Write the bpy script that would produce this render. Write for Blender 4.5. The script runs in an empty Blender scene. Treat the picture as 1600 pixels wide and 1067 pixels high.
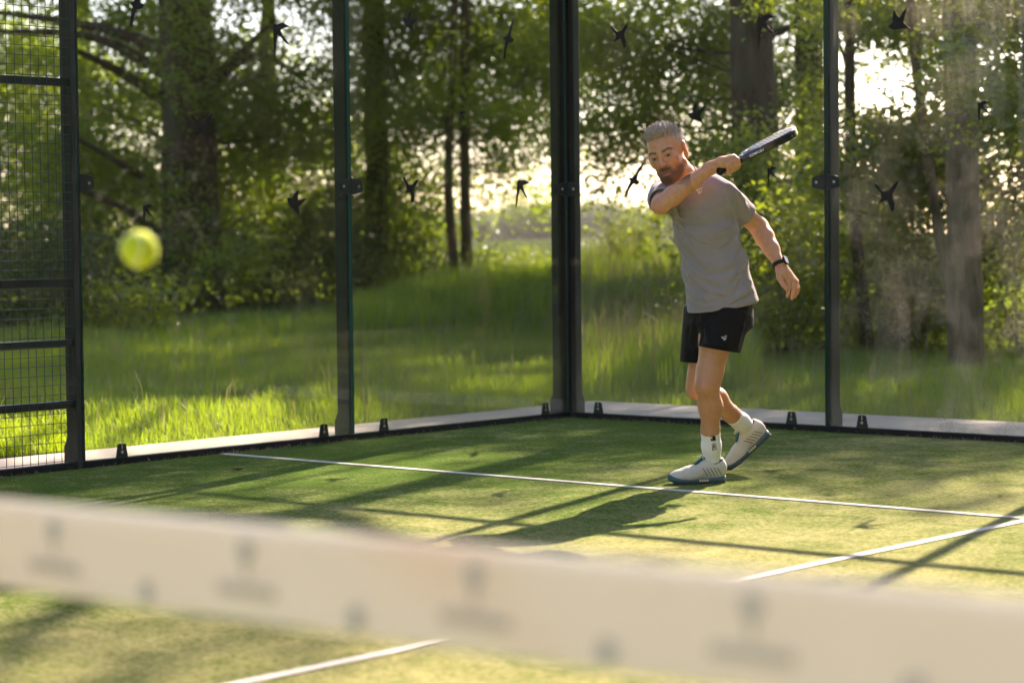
import bpy, bmesh, math, random
import numpy as np
from mathutils import Vector, Matrix
rng = np.random.default_rng(7); random.seed(7)
scene = bpy.context.scene
col = scene.collection

# ------------------------------------------------------------------ camera
CP = np.array([9.581425, -11.599698, 1.195111])
YAW, PIT, ROL, FPX = 0.7150365, -0.0461646, -0.0108218, 3594.18
_f = np.array([-math.sin(YAW)*math.cos(PIT), math.cos(YAW)*math.cos(PIT), math.sin(PIT)])
_r0 = np.array([math.cos(YAW), math.sin(YAW), 0.0]); _u0 = np.cross(_r0, _f)
_r = math.cos(ROL)*_r0 + math.sin(ROL)*_u0; _u = -math.sin(ROL)*_r0 + math.cos(ROL)*_u0
cam_d = bpy.data.cameras.new('camera'); cam = bpy.data.objects.new('camera', cam_d); col.objects.link(cam)
cam.matrix_world = Matrix(((_r[0], _u[0], -_f[0], CP[0]), (_r[1], _u[1], -_f[1], CP[1]), (_r[2], _u[2], -_f[2], CP[2]), (0, 0, 0, 1)))
cam_d.sensor_width = 36; cam_d.lens = 36*FPX/1600; cam_d.clip_start = 0.05; cam_d.clip_end = 3000
cam_d.dof.use_dof = True; cam_d.dof.focus_distance = 11.1; cam_d.dof.aperture_fstop = 2.6
scene.camera = cam

# ------------------------------------------------------------------ light
SUN_EL = math.radians(33.0); SUN_H = np.array([-0.274, 0.961])      # towards the sun, horizontally
TAN = math.tan(SUN_EL)
world = bpy.data.worlds.new('World'); scene.world = world; world.use_nodes = True
wn = world.node_tree.nodes; wl = world.node_tree.links
sky = wn.new('ShaderNodeTexSky'); sky.sky_type = 'NISHITA'; sky.sun_disc = False
sky.sun_elevation = SUN_EL; sky.sun_rotation = math.atan2(SUN_H[0], SUN_H[1])
sky.air_density = 1.0; sky.dust_density = 0.8; sky.ozone_density = 1.0
wl.new(sky.outputs[0], wn['Background'].inputs[0]); wn['Background'].inputs[1].default_value = 0.085
sun_d = bpy.data.lights.new('sun', 'SUN'); sun_d.energy = 5.0; sun_d.angle = math.radians(0.53); sun_d.color = (1.0, 0.88, 0.70)
sun = bpy.data.objects.new('sun', sun_d); col.objects.link(sun)
sun.rotation_euler = Vector((-SUN_H[0]*math.cos(SUN_EL), -SUN_H[1]*math.cos(SUN_EL), -math.sin(SUN_EL))).to_track_quat('-Z', 'Y').to_euler()
vs = scene.view_settings; vs.view_transform = 'Standard'; vs.look = 'None'; vs.exposure = 2.38; vs.gamma = 1.0; vs.use_curve_mapping = False
vs.use_white_balance = True; vs.white_balance_temperature = 6700; vs.white_balance_tint = 27.0
cy = scene.cycles; cy.use_denoising = True
try: cy.denoiser = 'OPENIMAGEDENOISE'
except Exception: pass
cy.max_bounces = 14; cy.transparent_max_bounces = 24; cy.diffuse_bounces = 4; cy.glossy_bounces = 3; cy.transmission_bounces = 6
cy.sample_clamp_indirect = 6.0; cy.caustics_reflective = False; cy.caustics_refractive = False

# ------------------------------------------------------------------ helpers
def at(px, py, d):            # photograph pixel (1600 wide) at a real depth in metres
    return CP + d*(_f + _r*(px-800)/FPX - _u*(py-533.5)/FPX)
def ground_at(px, py, z=0.0):
    v = _f + _r*(px-800)/FPX - _u*(py-533.5)/FPX
    return CP + v*(z-CP[2])/v[2]

def tag(o, label=None, cat=None, group=None, kind=None):
    if label: o['label'] = label
    if cat: o['category'] = cat
    if group: o['group'] = group
    if kind: o['kind'] = kind
    return o
def empty(name, loc, label=None, cat=None, group=None, rz=0.0):
    o = bpy.data.objects.new(name, None); col.objects.link(o); o.location = loc; o.rotation_euler = (0, 0, rz)
    o.empty_display_size = 0.1
    return tag(o, label, cat, group)
def link(name, me, parent=None, loc=None):
    o = bpy.data.objects.new(name, me); col.objects.link(o)
    if parent is not None: o.parent = parent
    if loc is not None: o.location = loc
    return o
def npmesh(name, V, quads=None, tris=None, mats=(), smooth=False, attrs=None, fmat=None):
    me = bpy.data.meshes.new(name)
    V = np.asarray(V, np.float32); q = np.zeros((0, 4), int) if quads is None else np.asarray(quads); t = np.zeros((0, 3), int) if tris is None else np.asarray(tris)
    loops = np.concatenate([q.ravel(), t.ravel()]).astype(np.int32)
    tot = np.concatenate([np.full(len(q), 4), np.full(len(t), 3)]).astype(np.int32)
    start = np.concatenate([[0], np.cumsum(tot)[:-1]]).astype(np.int32) if len(tot) else np.zeros(0, np.int32)
    me.vertices.add(len(V)); me.vertices.foreach_set('co', V.ravel())
    me.loops.add(len(loops)); me.loops.foreach_set('vertex_index', loops)
    me.polygons.add(len(tot)); me.polygons.foreach_set('loop_start', start); me.polygons.foreach_set('loop_total', tot)
    for m in mats: me.materials.append(m)
    if fmat is not None: me.polygons.foreach_set('material_index', np.asarray(fmat, np.int32))
    me.update(calc_edges=True)
    if smooth: me.polygons.foreach_set('use_smooth', np.ones(len(tot), bool))
    for k, a in (attrs or {}).items():
        a = np.asarray(a, np.float32)
        if a.ndim == 1:
            at_ = me.attributes.new(k, 'FLOAT', 'POINT'); at_.data.foreach_set('value', a)
        else:
            at_ = me.attributes.new(k, 'FLOAT_COLOR', 'POINT')
            at_.data.foreach_set('color', np.concatenate([a, np.ones((len(a), 1), np.float32)], 1).ravel())
    return me
class MB:                     # collects shapes into one mesh
    def __init__(s): s.v = []; s.f = []; s.m = []
    def add(s, vs_, fs, mi=0):
        n = len(s.v); s.v += [tuple(v) for v in vs_]; s.f += [tuple(i+n for i in f) for f in fs]; s.m += [mi]*len(fs); return s
    def box(s, a, b, mi=0):
        (x0, y0, z0), (x1, y1, z1) = a, b
        return s.add([(x0,y0,z0),(x1,y0,z0),(x1,y1,z0),(x0,y1,z0),(x0,y0,z1),(x1,y0,z1),(x1,y1,z1),(x0,y1,z1)],
                     [(0,3,2,1),(4,5,6,7),(0,1,5,4),(1,2,6,5),(2,3,7,6),(3,0,4,7)], mi)
    def tube(s, pts, rad, seg=8, mi=0, cap=True, ell=None):
        pts = [Vector(p) for p in pts]; n = len(pts)
        if not hasattr(rad, '__len__'): rad = [rad]*n
        ref = None; rings = []
        for i, p in enumerate(pts):
            t = (pts[min(i+1, n-1)]-pts[max(i-1, 0)]).normalized()
            if ref is None: ref = t.orthogonal().normalized()
            ref = (ref - t*ref.dot(t)).normalized(); b = t.cross(ref)
            rings.append([p + (ref*math.cos(2*math.pi*k/seg)+b*math.sin(2*math.pi*k/seg))*rad[i] for k in range(seg)])
        vs_ = [v for r_ in rings for v in r_]; fs = []
        for i in range(n-1):
            for k in range(seg):
                a, b2 = i*seg+k, i*seg+(k+1) % seg
                fs.append((a, b2, b2+seg, a+seg))
        if cap: fs += [tuple(range(seg))[::-1], tuple(range((n-1)*seg, n*seg))]
        return s.add(vs_, fs, mi)
    def prism(s, outline, o, ax, ay, an, th, mi=0):   # flat outline extruded along an
        o, ax, ay, an = Vector(o), Vector(ax), Vector(ay), Vector(an); k = len(outline)
        lo = [o+ax*p[0]+ay*p[1] for p in outline]; hi = [v+an*th for v in lo]
        return s.add(lo+hi, [tuple(range(k))[::-1], tuple(range(k, 2*k))]+[(i, (i+1) % k, (i+1) % k+k, i+k) for i in range(k)], mi)
    def mesh(s, name, mats, smooth=False, bevel=0):
        me = bpy.data.meshes.new(name); me.from_pydata(s.v, [], s.f)
        for m in (mats if isinstance(mats, (list, tuple)) else [mats]): me.materials.append(m)
        me.polygons.foreach_set('material_index', s.m)
        if smooth: me.polygons.foreach_set('use_smooth', [True]*len(s.f))
        me.update()
        if bevel:
            bm = bmesh.new(); bm.from_mesh(me)
            bmesh.ops.bevel(bm, geom=[e for e in bm.edges if e.is_manifold and e.calc_face_angle(0) > 0.5], offset=bevel, segments=2, affect='EDGES', profile=0.5)
            bm.to_mesh(me); bm.free()
        return me
    def obj(s, name, mats, parent=None, smooth=False, bevel=0, loc=None):
        return link(name, s.mesh(name, mats, smooth, bevel), parent, loc)

# ------------------------------------------------------------------ materials
class NT:
    def __init__(s, name):
        s.m = bpy.data.materials.new(name); s.m.use_nodes = True; s.t = s.m.node_tree; s.n = s.t.nodes; s.n.clear()
        s.out = s.n.new('ShaderNodeOutputMaterial')
    def node(s, typ, **kw):
        n = s.n.new('ShaderNode'+typ)
        for k, v in kw.items():
            if k in n.inputs.keys(): s.set(n.inputs[k], v)
            else: setattr(n, k, v)
        return n
    def set(s, inp, v):
        if isinstance(v, bpy.types.NodeSocket): s.t.links.new(v, inp)
        elif isinstance(v, tuple) and len(v) == 3 and inp.type == 'RGBA': inp.default_value = (*v, 1)
        else: inp.default_value = v
    def coord(s, which='Object', scale=(1, 1, 1), loc=(0, 0, 0)):
        c = s.node('TexCoord'); mp = s.node('Mapping'); s.t.links.new(c.outputs[which], mp.inputs[0])
        mp.inputs['Scale'].default_value = scale; mp.inputs['Location'].default_value = loc
        return mp.outputs[0]
    def noise(s, vec, scale, detail=4, rough=0.55, dist=0.0, fac=True):
        n = s.node('TexNoise'); s.t.links.new(vec, n.inputs['Vector']); n.inputs['Scale'].default_value = scale
        n.inputs['Detail'].default_value = detail; n.inputs['Roughness'].default_value = rough; n.inputs['Distortion'].default_value = dist
        return n.outputs['Fac' if fac else 'Color']
    def ramp(s, fac, stops):
        n = s.node('ValToRGB'); s.set(n.inputs[0], fac); e = n.color_ramp.elements
        while len(e) < len(stops): e.new(0.5)
        for el, (p, c) in zip(e, stops): el.position = p; el.color = (*c, 1) if len(c) == 3 else c
        return n.outputs[0]
    def fr(s, fac, a, b, lo=0.0, hi=1.0):
        n = s.node('MapRange'); s.set(n.inputs[0], fac); n.inputs[1].default_value = a; n.inputs[2].default_value = b; n.inputs[3].default_value = lo; n.inputs[4].default_value = hi
        return n.outputs[0]
    def math(s, op, a, b=0.0):
        n = s.node('Math'); n.operation = op; s.set(n.inputs[0], a); s.set(n.inputs[1], b); return n.outputs[0]
    def mix(s, fac, a, b, mode='MIX'):
        n = s.node('MixRGB'); n.blend_type = mode; s.set(n.inputs[0], fac); s.set(n.inputs[1], a); s.set(n.inputs[2], b); return n.outputs[0]
    def bump(s, h, strength=0.3, dist=0.01):
        n = s.node('Bump'); s.set(n.inputs['Height'], h); n.inputs['Strength'].default_value = strength; n.inputs['Distance'].default_value = dist; return n.outputs[0]
    def shader_mix(s, fac, a, b):
        n = s.node('MixShader'); s.set(n.inputs[0], fac); s.t.links.new(a, n.inputs[1]); s.t.links.new(b, n.inputs[2]); return n.outputs[0]
    def attr(s, name, out='Fac'):
        n = s.node('Attribute'); n.attribute_name = name; return n.outputs[out]
    def done(s, sh): s.t.links.new(sh, s.out.inputs[0]); return s.m
def principled(name, base, rough=0.6, spec=0.4, metal=0.0, noise_scale=None, noise_amt=0.15, bump=0.0, bump_scale=80, **kw):
    t = NT(name); p = t.node('BsdfPrincipled'); v = t.coord('Object')
    c = base
    if noise_scale:
        nz = t.noise(v, noise_scale, 5)
        c = t.mix(nz, tuple(x*(1-noise_amt) for x in base), tuple(min(1, x*(1+noise_amt)) for x in base))
    t.set(p.inputs['Base Color'], c); p.inputs['Roughness'].default_value = rough; p.inputs['Metallic'].default_value = metal
    p.inputs['Specular IOR Level'].default_value = spec
    for k, val in kw.items(): t.set(p.inputs[k.replace('_', ' ')], val)
    if bump: t.set(p.inputs['Normal'], t.bump(t.noise(v, bump_scale, 3), bump, 0.004))
    return t.done(p.outputs[0])
M = {}
def leafmat(name, dark, light, trans, tfac=0.45):
    t = NT(name); r_ = t.attr('rnd')
    c = t.mix(r_, dark, light); tc = t.mix(r_, tuple(x*0.75 for x in trans), trans)
    d = t.node('BsdfDiffuse'); t.set(d.inputs[0], c)
    tr = t.node('BsdfTranslucent'); t.set(tr.inputs[0], tc)
    g = t.node('BsdfGlossy'); g.inputs['Roughness'].default_value = 0.45; g.inputs[0].default_value = (0.9, 0.95, 0.9, 1)
    s1 = t.shader_mix(tfac, d.outputs[0], tr.outputs[0])
    return t.done(t.shader_mix(0.045, s1, g.outputs[0]))
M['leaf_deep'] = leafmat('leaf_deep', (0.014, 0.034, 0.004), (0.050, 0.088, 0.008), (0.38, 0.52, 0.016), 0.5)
M['shaded_shrub'] = leafmat('shaded_shrub', (0.012, 0.028, 0.006), (0.036, 0.062, 0.010), (0.12, 0.18, 0.015), 0.3)  # bush leaves darkened: the wood's deep shade is put into the colour
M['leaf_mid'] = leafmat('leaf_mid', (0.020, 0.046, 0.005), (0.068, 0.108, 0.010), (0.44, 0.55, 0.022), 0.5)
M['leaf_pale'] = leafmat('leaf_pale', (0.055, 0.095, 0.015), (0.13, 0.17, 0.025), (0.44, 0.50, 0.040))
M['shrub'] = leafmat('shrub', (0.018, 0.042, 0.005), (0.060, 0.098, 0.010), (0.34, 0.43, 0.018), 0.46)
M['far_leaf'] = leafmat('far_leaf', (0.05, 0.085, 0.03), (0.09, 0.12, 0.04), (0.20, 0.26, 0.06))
M['grass'] = leafmat('grass', (0.028, 0.095, 0.003), (0.078, 0.155, 0.005), (0.34, 0.48, 0.006), 0.48)
M['dry_grass'] = leafmat('dry_grass', (0.14, 0.12, 0.05), (0.24, 0.20, 0.09), (0.30, 0.26, 0.10), 0.4)
def bark(name='bark', k=1.0, g=1.0):
    t = NT(name); v = t.coord('Object', (1, 1, 0.22)); p = t.node('BsdfPrincipled')
    n1 = t.noise(v, 14, 6, 0.65, 0.6); n2 = t.noise(t.coord('Object'), 1.6, 4)
    c = t.ramp(n1, [(0.25, (0.022*k/g, 0.013*k, 0.006*k*g)), (0.75, (0.105*k/g, 0.066*k, 0.034*k*g))])
    c = t.mix(t.fr(n2, 0.5, 0.7), c, (0.05, 0.065, 0.025))
    t.set(p.inputs['Base Color'], c); p.inputs['Roughness'].default_value = 0.9; p.inputs['Specular IOR Level'].default_value = 0.15
    t.set(p.inputs['Normal'], t.bump(n1, 0.9, 0.03)); return t.done(p.outputs[0])
M['bark'] = bark(); M['bark_pale'] = bark('pale_bark', 3.2, 1.12)
def steel():
    t = NT('powder_coated_steel'); p = t.node('BsdfPrincipled'); v = t.coord('Object')
    n = t.noise(v, 5, 6, 0.6); sp = t.noise(v, 160, 2)
    c = t.mix(t.fr(n, 0.35, 0.75), (0.010, 0.018, 0.017), (0.025, 0.035, 0.032))
    c = t.mix(t.fr(sp, 0.68, 0.8), c, (0.10, 0.10, 0.085))
    t.set(p.inputs['Base Color'], c); t.set(p.inputs['Roughness'], t.fr(n, 0.3, 0.7, 0.32, 0.55)); p.inputs['Specular IOR Level'].default_value = 0.4
    return t.done(p.outputs[0])
M['steel'] = steel()
M['black_rubber'] = principled('black_rubber', (0.008, 0.009, 0.009), 0.6, 0.25, noise_scale=60)
M['wire'] = principled('mesh_wire', (0.020, 0.030, 0.028), 0.4, 0.5)
M['bolt'] = principled('stainless_bolt', (0.62, 0.62, 0.58), 0.3, 0.5, metal=1.0)
M['decal'] = principled('black_vinyl', (0.004, 0.004, 0.004), 0.5, 0.3)
M['glass_edge'] = principled('glass_edge', (0.03, 0.16, 0.12), 0.2, 0.5)
def glass(name, blotch, seed):
    t = NT(name); v = t.coord('Object', loc=(seed, seed*0.7, 0)); geo = t.node('NewGeometry')
    sep = t.node('SeparateXYZ'); t.t.links.new(geo.outputs['Position'], sep.inputs[0]); z = sep.outputs['Z']
    tr = t.node('BsdfTransparent'); tr.inputs[0].default_value = (0.955, 0.975, 0.962, 1)
    gl = t.node('BsdfGlossy'); gl.inputs['Roughness'].default_value = 0.0
    fn = t.node('Fresnel'); fn.inputs['IOR'].default_value = 1.45
    clear = t.shader_mix(t.math('MULTIPLY', fn.outputs[0], 0.22), tr.outputs[0], gl.outputs[0])
    # dried dust: rain-splashed at the foot of the pane, streaks and ball marks above
    fine = t.fr(t.noise(v, 95, 4, 0.8), 0.5, 0.66); big = t.fr(t.noise(v, 2.2, 5, 0.6, 0.4), 0.45, 0.75)
    run = t.fr(t.noise(t.coord('Object', (1, 1, 0.12), (seed, 0, 0)), 26, 4, 0.6), 0.48, 0.8)
    foot = t.fr(z, 0.65, 0.05, 0.0, 1.0); foot = t.math('POWER', foot, 1.6)
    a = t.math('MULTIPLY', foot, 0.07)
    b = t.math('MULTIPLY', t.math('MULTIPLY', big, t.math('ADD', fine, 0.12)), blotch*1.3)
    b2 = t.math('MULTIPLY', b, t.fr(z, 1.8, 0.6, 0.16, 1.0))
    c = t.math('MULTIPLY', t.math('MULTIPLY', run, big), blotch*0.22)
    base = t.math('MULTIPLY', fine, 0.004)
    tot = t.math('MINIMUM', t.math('ADD', t.math('ADD', a, b2), t.math('ADD', c, base)), 0.6)
    df = t.node('BsdfDiffuse'); df.inputs[0].default_value = (0.52, 0.48, 0.39, 1)
    tl = t.node('BsdfTranslucent'); tl.inputs[0].default_value = (0.54, 0.49, 0.38, 1)
    dust = t.shader_mix(0.5, df.outputs[0], tl.outputs[0])
    return t.done(t.shader_mix(tot, clear, dust))
def concrete():
    t = NT('concrete'); p = t.node('BsdfPrincipled'); v = t.coord('Object')
    n = t.noise(v, 1.7, 7, 0.65); f_ = t.noise(v, 90, 3)
    c = t.ramp(n, [(0.3, (0.22, 0.19, 0.14)), (0.7, (0.36, 0.315, 0.235))]); c = t.mix(t.fr(f_, 0.6, 0.75), c, (0.22, 0.19, 0.14))
    t.set(p.inputs['Base Color'], c); p.inputs['Roughness'].default_value = 0.85; t.set(p.inputs['Normal'], t.bump(f_, 0.3, 0.004)); return t.done(p.outputs[0])
M['concrete'] = concrete()
def turf():
    t = NT('sanded_artificial_turf'); p = t.node('BsdfPrincipled'); v = t.coord('Object')
    big = t.noise(v, 0.55, 6, 0.62, 0.5); mid = t.noise(v, 5.0, 6, 0.65, 0.8)
    fib = t.noise(v, 85, 5, 0.85); clump = t.noise(v, 38, 5, 0.75)
    green = t.ramp(fib, [(0.32, (0.026, 0.072, 0.012)), (0.52, (0.095, 0.165, 0.030)), (0.70, (0.26, 0.32, 0.085))])
    sand = t.ramp(fib, [(0.3, (0.24, 0.235, 0.070)), (0.72, (0.68, 0.62, 0.30))])
    sep = t.node('SeparateXYZ'); t.t.links.new(v, sep.inputs[0])
    bias = t.fr(sep.outputs['X'], 0.5, 5.0, -0.08, 0.13)
    sf = t.math('ADD', t.math('ADD', t.math('MULTIPLY', big, 0.55), t.math('MULTIPLY', mid, 0.45)), bias)
    sf = t.fr(t.math('ADD', sf, t.math('MULTIPLY', t.math('SUBTRACT', clump, 0.5), 0.9)), 0.45, 0.78)
    c = t.mix(sf, green, sand)
    grain = t.node('TexVoronoi'); t.t.links.new(v, grain.inputs['Vector']); grain.inputs['Scale'].default_value = 62
    gm = t.math('MULTIPLY', t.fr(grain.outputs['Distance'], 0.20, 0.08), t.fr(mid, 0.45, 0.62))
    c = t.mix(gm, c, (0.70, 0.64, 0.46))
    t.set(p.inputs['Base Color'], c); p.inputs['Roughness'].default_value = 0.85; p.inputs['Specular IOR Level'].default_value = 0.0
    p.inputs['Sheen Weight'].default_value = 0.0; p.inputs['Sheen Roughness'].default_value = 0.45; t.set(p.inputs['Sheen Tint'], (0.9, 0.85, 0.45))
    h = t.math('ADD', t.math('MULTIPLY', fib, 0.6), t.math('MULTIPLY', clump, 0.6))
    t.set(p.inputs['Normal'], t.bump(h, 1.0, 0.03)); return t.done(p.outputs[0])
M['turf'] = turf()
def line_mat():
    t = NT('white_line_turf'); p = t.node('BsdfPrincipled'); v = t.coord('Object')
    n = t.noise(v, 200, 4, 0.7); m = t.noise(v, 6, 5, 0.6)
    c = t.ramp(n, [(0.3, (0.36, 0.33, 0.25)), (0.7, (0.64, 0.60, 0.51))]); c = t.mix(t.fr(m, 0.55, 0.8, 0, 0.5), c, (0.40, 0.36, 0.22))
    t.set(p.inputs['Base Color'], c); p.inputs['Roughness'].default_value = 0.8; t.set(p.inputs['Normal'], t.bump(n, 0.8, 0.008)); return t.done(p.outputs[0])
M['line'] = line_mat()
def soil():
    t = NT('meadow_soil'); p = t.node('BsdfPrincipled'); v = t.coord('Object')
    c = t.ramp(t.noise(v, 1.3, 7, 0.65), [(0.35, (0.030, 0.050, 0.012)), (0.6, (0.055, 0.070, 0.022)), (0.8, (0.12, 0.10, 0.05))])
    t.set(p.inputs['Base Color'], c); p.inputs['Roughness'].default_value = 0.95; p.inputs['Specular IOR Level'].default_value = 0.0; t.set(p.inputs['Normal'], t.bump(t.noise(v, 30, 5), 0.6, 0.03)); return t.done(p.outputs[0])
M['soil'] = soil()
# ------------------------------------------------------------------ setting: ground, concrete, court
_bk = at(930, 420, 33); _bd = np.array([_r0[0], _r0[1]]); _be = np.array([-_r0[1], _r0[0]])
def bank(x, y):          # low grassy bank beyond the corner
    a = (x-_bk[0])*_bd[0]+(y-_bk[1])*_bd[1]; b = (x-_bk[0])*_be[0]+(y-_bk[1])*_be[1]
    return (0.60+0.10*np.sin(a*1.9+b*.7)+0.07*np.sin(a*4.1-b*1.7))*np.exp(-(a/2.8)**2-(b/5.0)**2)
def gz(x, y):
    return bank(x, y) - 0.03 + 0.05*np.sin(x*0.35+1.0)*np.cos(y*0.31) + 0.02*np.sin(x*1.1)*np.sin(y*0.9)
def outside(x, y):            # distance outside the concrete apron
    return np.maximum(-0.88-x, y-1.32)
gx = np.concatenate([[-1500, -700, -300, -150], np.arange(-80, 30, 1.0), [60, 150, 400, 1500]]); gy = np.concatenate([[-1500, -500, -150], np.arange(-50, 80, 1.0), [120, 250, 600, 1500]])
X, Y = np.meshgrid(gx, gy, indexing='ij'); Z = gz(X, Y)*np.clip(outside(X, Y)/3, 0, 1) - 0.045
idx = np.arange(X.size).reshape(X.shape)
q = np.stack([idx[:-1, :-1], idx[1:, :-1], idx[1:, 1:], idx[:-1, 1:]], -1).reshape(-1, 4)
tag(link('ground', npmesh('ground', np.stack([X, Y, Z], -1).reshape(-1, 3), q, mats=[M['soil']], smooth=True)), kind='structure')
ap = MB()
ap.box((-0.85, -20.9, -0.3), (-0.001, 1.3, -0.006)); ap.box((0.003, 0.001, -0.3), (11.2, 1.3, -0.006)); ap.box((10.02, -20.9, -0.3), (11.2, -0.002, -0.006))
tag(ap.obj('concrete_apron', M['concrete']), kind='structure')
tp = MB(); tp.box((0.0, -20.0, -0.25), (10.0, 0.0, 0.0))
tag(tp.obj('court_turf', M['turf']), kind='structure')
cl = MB(); cl.box((4.975, -10.0, 0.001), (5.025, -3.08, 0.004)); cl.box((0.03, -3.08, 0.001), (9.97, -3.03, 0.0045))
tag(cl.obj('court_line_markings', M['line']), kind='structure')
kb = MB(); kb.box((-0.035, -20.0, -0.004), (0.008, 0.035, 0.036)); kb.box((0.009, -0.008, -0.004), (10.0, 0.035, 0.036))
kbo = kb.obj('base_beam', M['black_rubber'], bevel=0.004); tag(kbo, kind='structure')

# ------------------------------------------------------------------ enclosure
BIRD = {   # swallow / swift / songbird silhouettes, unit wide
 'swallow': [(-.08,.42),(-.02,.47),(.06,.44),(.13,.47),(.32,.52),(.62,.43),(.40,.36),(.22,.28),(.30,.14),(.50,-.06),(.62,-.20),(.42,-.10),(.20,.06),(.08,.12),(.04,-.10),(.0,-.45),(-.04,-.72),(-.08,-.42),(-.10,-.10),(-.10,.20),(-.12,.36)],
 'swift': [(-.55,.42),(-.42,.44),(-.30,.30),(-.12,.16),(.08,.20),(.30,.42),(.52,.56),(.40,.30),(.24,.06),(.26,-.10),(.34,-.30),(.32,-.52),(.20,-.62),(.12,-.36),(.02,-.16),(-.12,-.20),(-.36,-.28),(-.22,-.08),(-.26,.08),(-.42,.26)],
 'songbird': [(-.50,-.22),(-.38,-.12),(-.26,-.04),(-.28,.20),(-.22,.50),(-.06,.26),(.06,.12),(.22,.34),(.44,.54),(.34,.20),(.26,-.08),(.46,-.26),(.62,-.38),(.38,-.36),(.12,-.36),(-.16,-.38),(-.34,-.34)],
 'glider': [(-.62,-.50),(-.50,-.52),(-.30,-.26),(-.10,-.10),(.10,-.16),(.24,-.10),(.12,.04),(.20,.20),(.44,.42),(.56,.62),(.30,.46),(.06,.24),(-.12,.16),(-.28,.18),(-.22,.04),(-.40,-.18)],
}
def glass_panel(org, along, out, label, decals, seed, blotch, foot=(0.25, 1.75)):
    org, along, out = Vector(org), Vector(along), Vector(out); up = Vector((0, 0, 1))
    root = empty('glass_panel', org, label, 'glass panel', 'glass panels of the court wall')
    W_, z0, z1 = 2.0, 0.037, 3.0
    p = MB(); a0, a1 = 0.006, W_-0.006
    vs_ = [along*a + up*z + out*o for o in (0.0, 0.010) for (a, z) in ((a0, z0), (a1, z0), (a1, z1), (a0, z1))]
    p.add(vs_, [(0, 1, 2, 3), (7, 6, 5, 4)], 0); p.add(vs_, [(0, 4, 5, 1), (1, 5, 6, 2), (2, 6, 7, 3), (3, 7, 4, 0)], 1)
    p.obj('pane', [glass('dusty_glass', blotch, seed), M['glass_edge']], root)
    for a in foot:            # trapezoid foot clamps with a slot and a bolt
        c = MB(); o = along*a - out*0.010
        c.prism([(-.040, .0), (.040, .0), (.026, .072), (.020, .076), (-.020, .076), (-.026, .072)], o+up*0.034, along, up, out, 0.007)
        co = c.obj('foot_clamp', M['steel'], root)
        b = MB(); ring = [(math.cos(k*math.pi/6)*.0085, math.sin(k*math.pi/6)*.0085) for k in range(12)]
        b.prism(ring, o+up*0.066-out*0.003, along, up, out, 0.004); b.obj('bolt', M['bolt'], co)
        s_ = MB(); s_.prism([(-.0035, 0), (.0035, 0), (.0035, .024), (-.0035, .024)], o+up*0.081-out*0.001, along, up, out, 0.002); s_.obj('slot', M['bolt'], co)
    for a, sg in ((0.0, 1), (W_, -1)):   # mid-height clamps at each upright
        c = MB(); o = along*a - out*0.010 + up*1.49
        c.prism([(0.003*sg, -.048), (0.055*sg, -.040), (0.095*sg, -.030), (0.095*sg, .030), (0.055*sg, .040), (0.003*sg, .048)], o, along, up, out, 0.007)
        co = c.obj('mid_clamp', M['steel'], root)
        b = MB(); b.prism(ring, o+along*(0.062*sg)-out*0.003, along, up, out, 0.004); b.obj('bolt', M['bolt'], co)
    for (a, z, kind, w, rot, fl) in decals:
        d = MB(); cr, sr = math.cos(math.radians(rot)), math.sin(math.radians(rot))
        w *= 1.12; pts = [((x*cr-y*sr)*w*fl, (x*sr+y*cr)*w) for x, y in BIRD[kind]]
        d.prism(pts, along*a+up*z-out*0.0014, along, up, out, 0.0006)
        d.obj('bird_decal', M['decal'], root)
    return root
S = (0, 1, 0); SO = (-1, 0, 0); B = (1, 0, 0); BO = (0, 1, 0)
glass_panel((0, -4, 0), S, SO, 'side glass panel beside the wire mesh, with the big tree behind it',
            [(.42,2.44,'glider',.15,25,1),(1.42,2.32,'swallow',.16,0,1),(.86,1.80,'swift',.14,0,1),(.44,1.33,'swallow',.09,0,1),(1.56,1.40,'songbird',.12,-40,1)], 1.3, 0.03)
glass_panel((0, -2, 0), S, SO, 'side glass panel between the single upright and the corner posts',
            [(.53,2.49,'songbird',.11,-35,1),(1.44,2.43,'glider',.16,25,1),(.51,1.48,'swift',.12,-10,1),(.97,1.93,'swallow',.07,-15,1),(1.51,1.47,'swallow',.15,-10,1)], 4.1, 0.04)
glass_panel((0, 0, 0), B, BO, 'back glass panel behind the player, next to the corner',
            [(.45,2.46,'swift',.13,0,1),(1.05,1.94,'songbird',.11,-20,1),(.56,1.53,'glider',.15,10,1),(1.53,2.42,'swallow',.16,0,1),(1.59,1.54,'swallow',.09,0,1)], 7.7, 0.07)
glass_panel((2, 0, 0), B, BO, 'dusty back glass panel at the right edge, smeared with ball marks',
            [(.50,2.41,'songbird',.12,0,1),(1.03,1.87,'swallow',.09,0,1),(.42,1.40,'swift',.14,0,1),(1.5,2.42,'swallow',.16,0,1)], 11.9, 0.50)
glass_panel((4, 0, 0), B, BO, 'back glass panel just outside the right edge', [(.5,2.4,'swift',.14,0,1)], 15.2, 0.35)

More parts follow.
